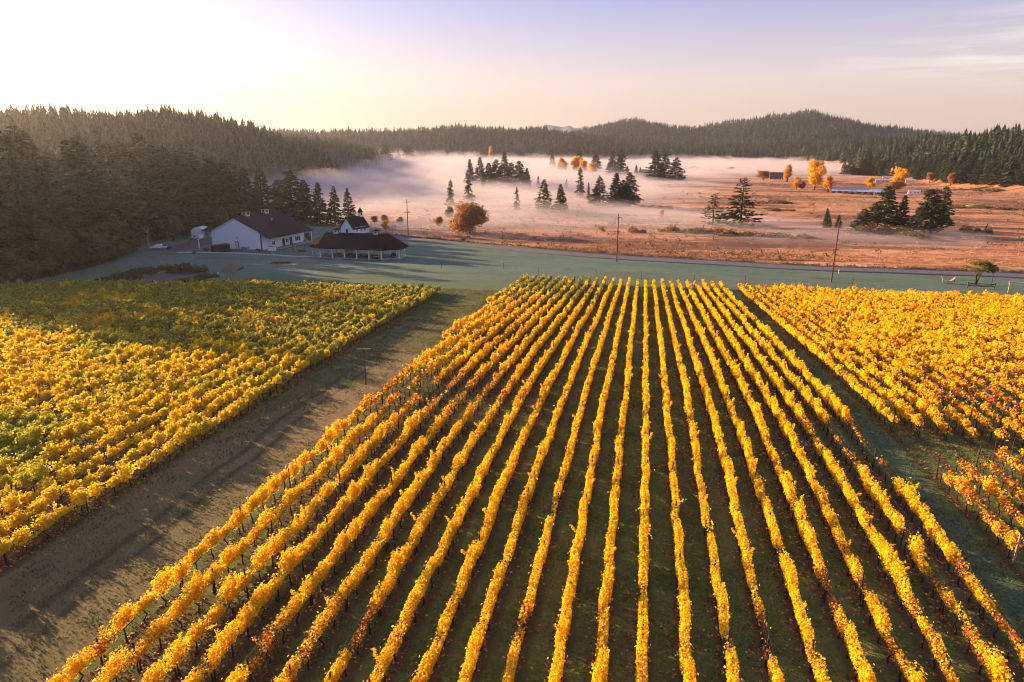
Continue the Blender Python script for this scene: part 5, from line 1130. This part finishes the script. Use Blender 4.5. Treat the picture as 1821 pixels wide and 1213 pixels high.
# ------------------------------------------------------------------ ground mist in the valley, and the air
def volmat(name, dens, col, g_=0.2):
    m = bpy.data.materials.new(name); m.use_nodes = True; n = m.node_tree.nodes; n.clear(); o = n.new('ShaderNodeOutputMaterial'); v = n.new('ShaderNodeVolumePrincipled')
    v.inputs['Density'].default_value = dens; v.inputs['Color'].default_value = (*col, 1); v.inputs['Anisotropy'].default_value = g_; v.inputs['Density Attribute'].default_value = ''
    m.node_tree.links.new(v.outputs[0], o.inputs['Volume']); return m
MC = [400, 560, 700, 850, 1000, 1150, 1300, 1450, 1600, 1821]
MY = [245, 265, 300, 350, 450, 600, 800, 1000, 1300, 1700]
MT = np.array([[0, 0, 0, .2, .2, 0, 0, 0, 0, 0], [0, .4, .8, 1.2, 1.0, .5, .2, 0, 0, 0], [1.8, 2.6, 3.0, 3.2, 2.6, 2.4, 2.6, 2.4, 2.0, 1.6], [3.8, 4.8, 4.6, 4.0, 3.4, 3.0, 2.6, 1.6, 1.2, 1.0], [6, 7, 6, 4.4, 3.8, 2.6, .8, 0, 0, 0], [8, 10, 7.5, 5.5, 4.6, 3.4, 1.0, 0, 0, 0],
               [10, 11, 9, 8, 7, 4.5, 1.2, 0, 0, 0], [9, 12, 11, 9, 8, 6, 3.5, 2, 0, 0], [8, 11, 11, 10, 8, 7, 6, 5, 2, 0], [4, 7, 9, 8, 6, 6, 6, 5, 2, 0]], float)
def mist(name, lab, amount, off, rough, m, seed):
    u = np.linspace(200, 1821, 210); yy = np.geomspace(242, 2000, 170); U, Yd = np.meshgrid(u, yy); A = np.arctan((U-PCX)/1264)-YAW; X = np.tan(A)*Yd
    f = np.zeros_like(U); iy = np.interp(Yd, MY, np.arange(len(MY)))
    i0 = np.clip(iy.astype(int), 0, len(MY)-2); fr = iy-i0; iu = np.interp(U, MC, np.arange(len(MC))); j0 = np.clip(iu.astype(int), 0, len(MC)-2); fu = iu-j0
    T = (MT[i0, j0]*(1-fu)+MT[i0, j0+1]*fu)*(1-fr)+(MT[i0+1, j0]*(1-fu)+MT[i0+1, j0+1]*fu)*fr
    nz = .6*fbm(X/70+seed, Yd/38+seed, 4)+.4*fbm(X/26+seed, Yd/13+seed*2, 3); n2 = fbm(X/16+seed, Yd/11, 3)
    top = T*amount*(1+rough*(nz-.5)*3.8)+T*.5*(n2-.5)-off
    edge = sstep(0, .04, (U-200)/1621)*sstep(1, .97, (U-200)/1621)*sstep(0, .03, (Yd-242)/1758)*sstep(1, .96, (Yd-242)/1758)
    base_ = np.minimum(zt(X, Yd), -10+0*X); G = zt(X, Yd); flat = np.interp(Yd, _yy, _zs)
    Zt = np.maximum(flat+np.maximum(top, -1.2)*edge-1.2*(1-edge), G-1.5); Zb = np.minimum(G, Zt)-2.5
    n = U.size; V = np.concatenate([np.stack([X, Yd, Zt], -1).reshape(-1, 3), np.stack([X, Yd, Zb], -1).reshape(-1, 3)]); gi = np.arange(n).reshape(U.shape)
    q = lambda a, b, c, d: np.stack([a, b, c, d], -1).reshape(-1, 4)
    F = [q(gi[:-1, :-1], gi[:-1, 1:], gi[1:, 1:], gi[1:, :-1]), q(gi[:-1, :-1]+n, gi[1:, :-1]+n, gi[1:, 1:]+n, gi[:-1, 1:]+n)]
    for e in (gi[0], gi[-1][::-1], gi[:, 0][::-1], gi[:, -1]): F.append(q(e[:-1], e[:-1]+n, e[1:]+n, e[1:]))
    return tag(link(name, np_mesh(name, V, np.concatenate(F), [m], smooth=True)), lab, 'mist', kind='stuff')
mist('mist', 'low bank of morning mist lying over the valley meadow', 1.0, .3, 1.0, volmat('mist', .0085, (.66, .61, .66)), 2.0)
mist('mist', 'thin drifting veils of mist above the bank', 1.7, .9, 1.3, volmat('mist_thin', .0028, (.66, .61, .66)), 9.0)
mist('mist', 'denser broken wisps of mist close to the meadow', 1.15, 1.6, 2.0, volmat('mist_wisp', .010, (.68, .62, .66)), 23.0)
zmax = float(GZ.max())+40
zmin = float(GZ.min())-1; hz = MB().box((0, 3500, (zmax+zmin)/2), (24000, 21000, zmax-zmin)); ho = hz.build('haze', volmat('haze', .00006, (.88, .86, .90), .66)); tag(ho, kind='stuff')
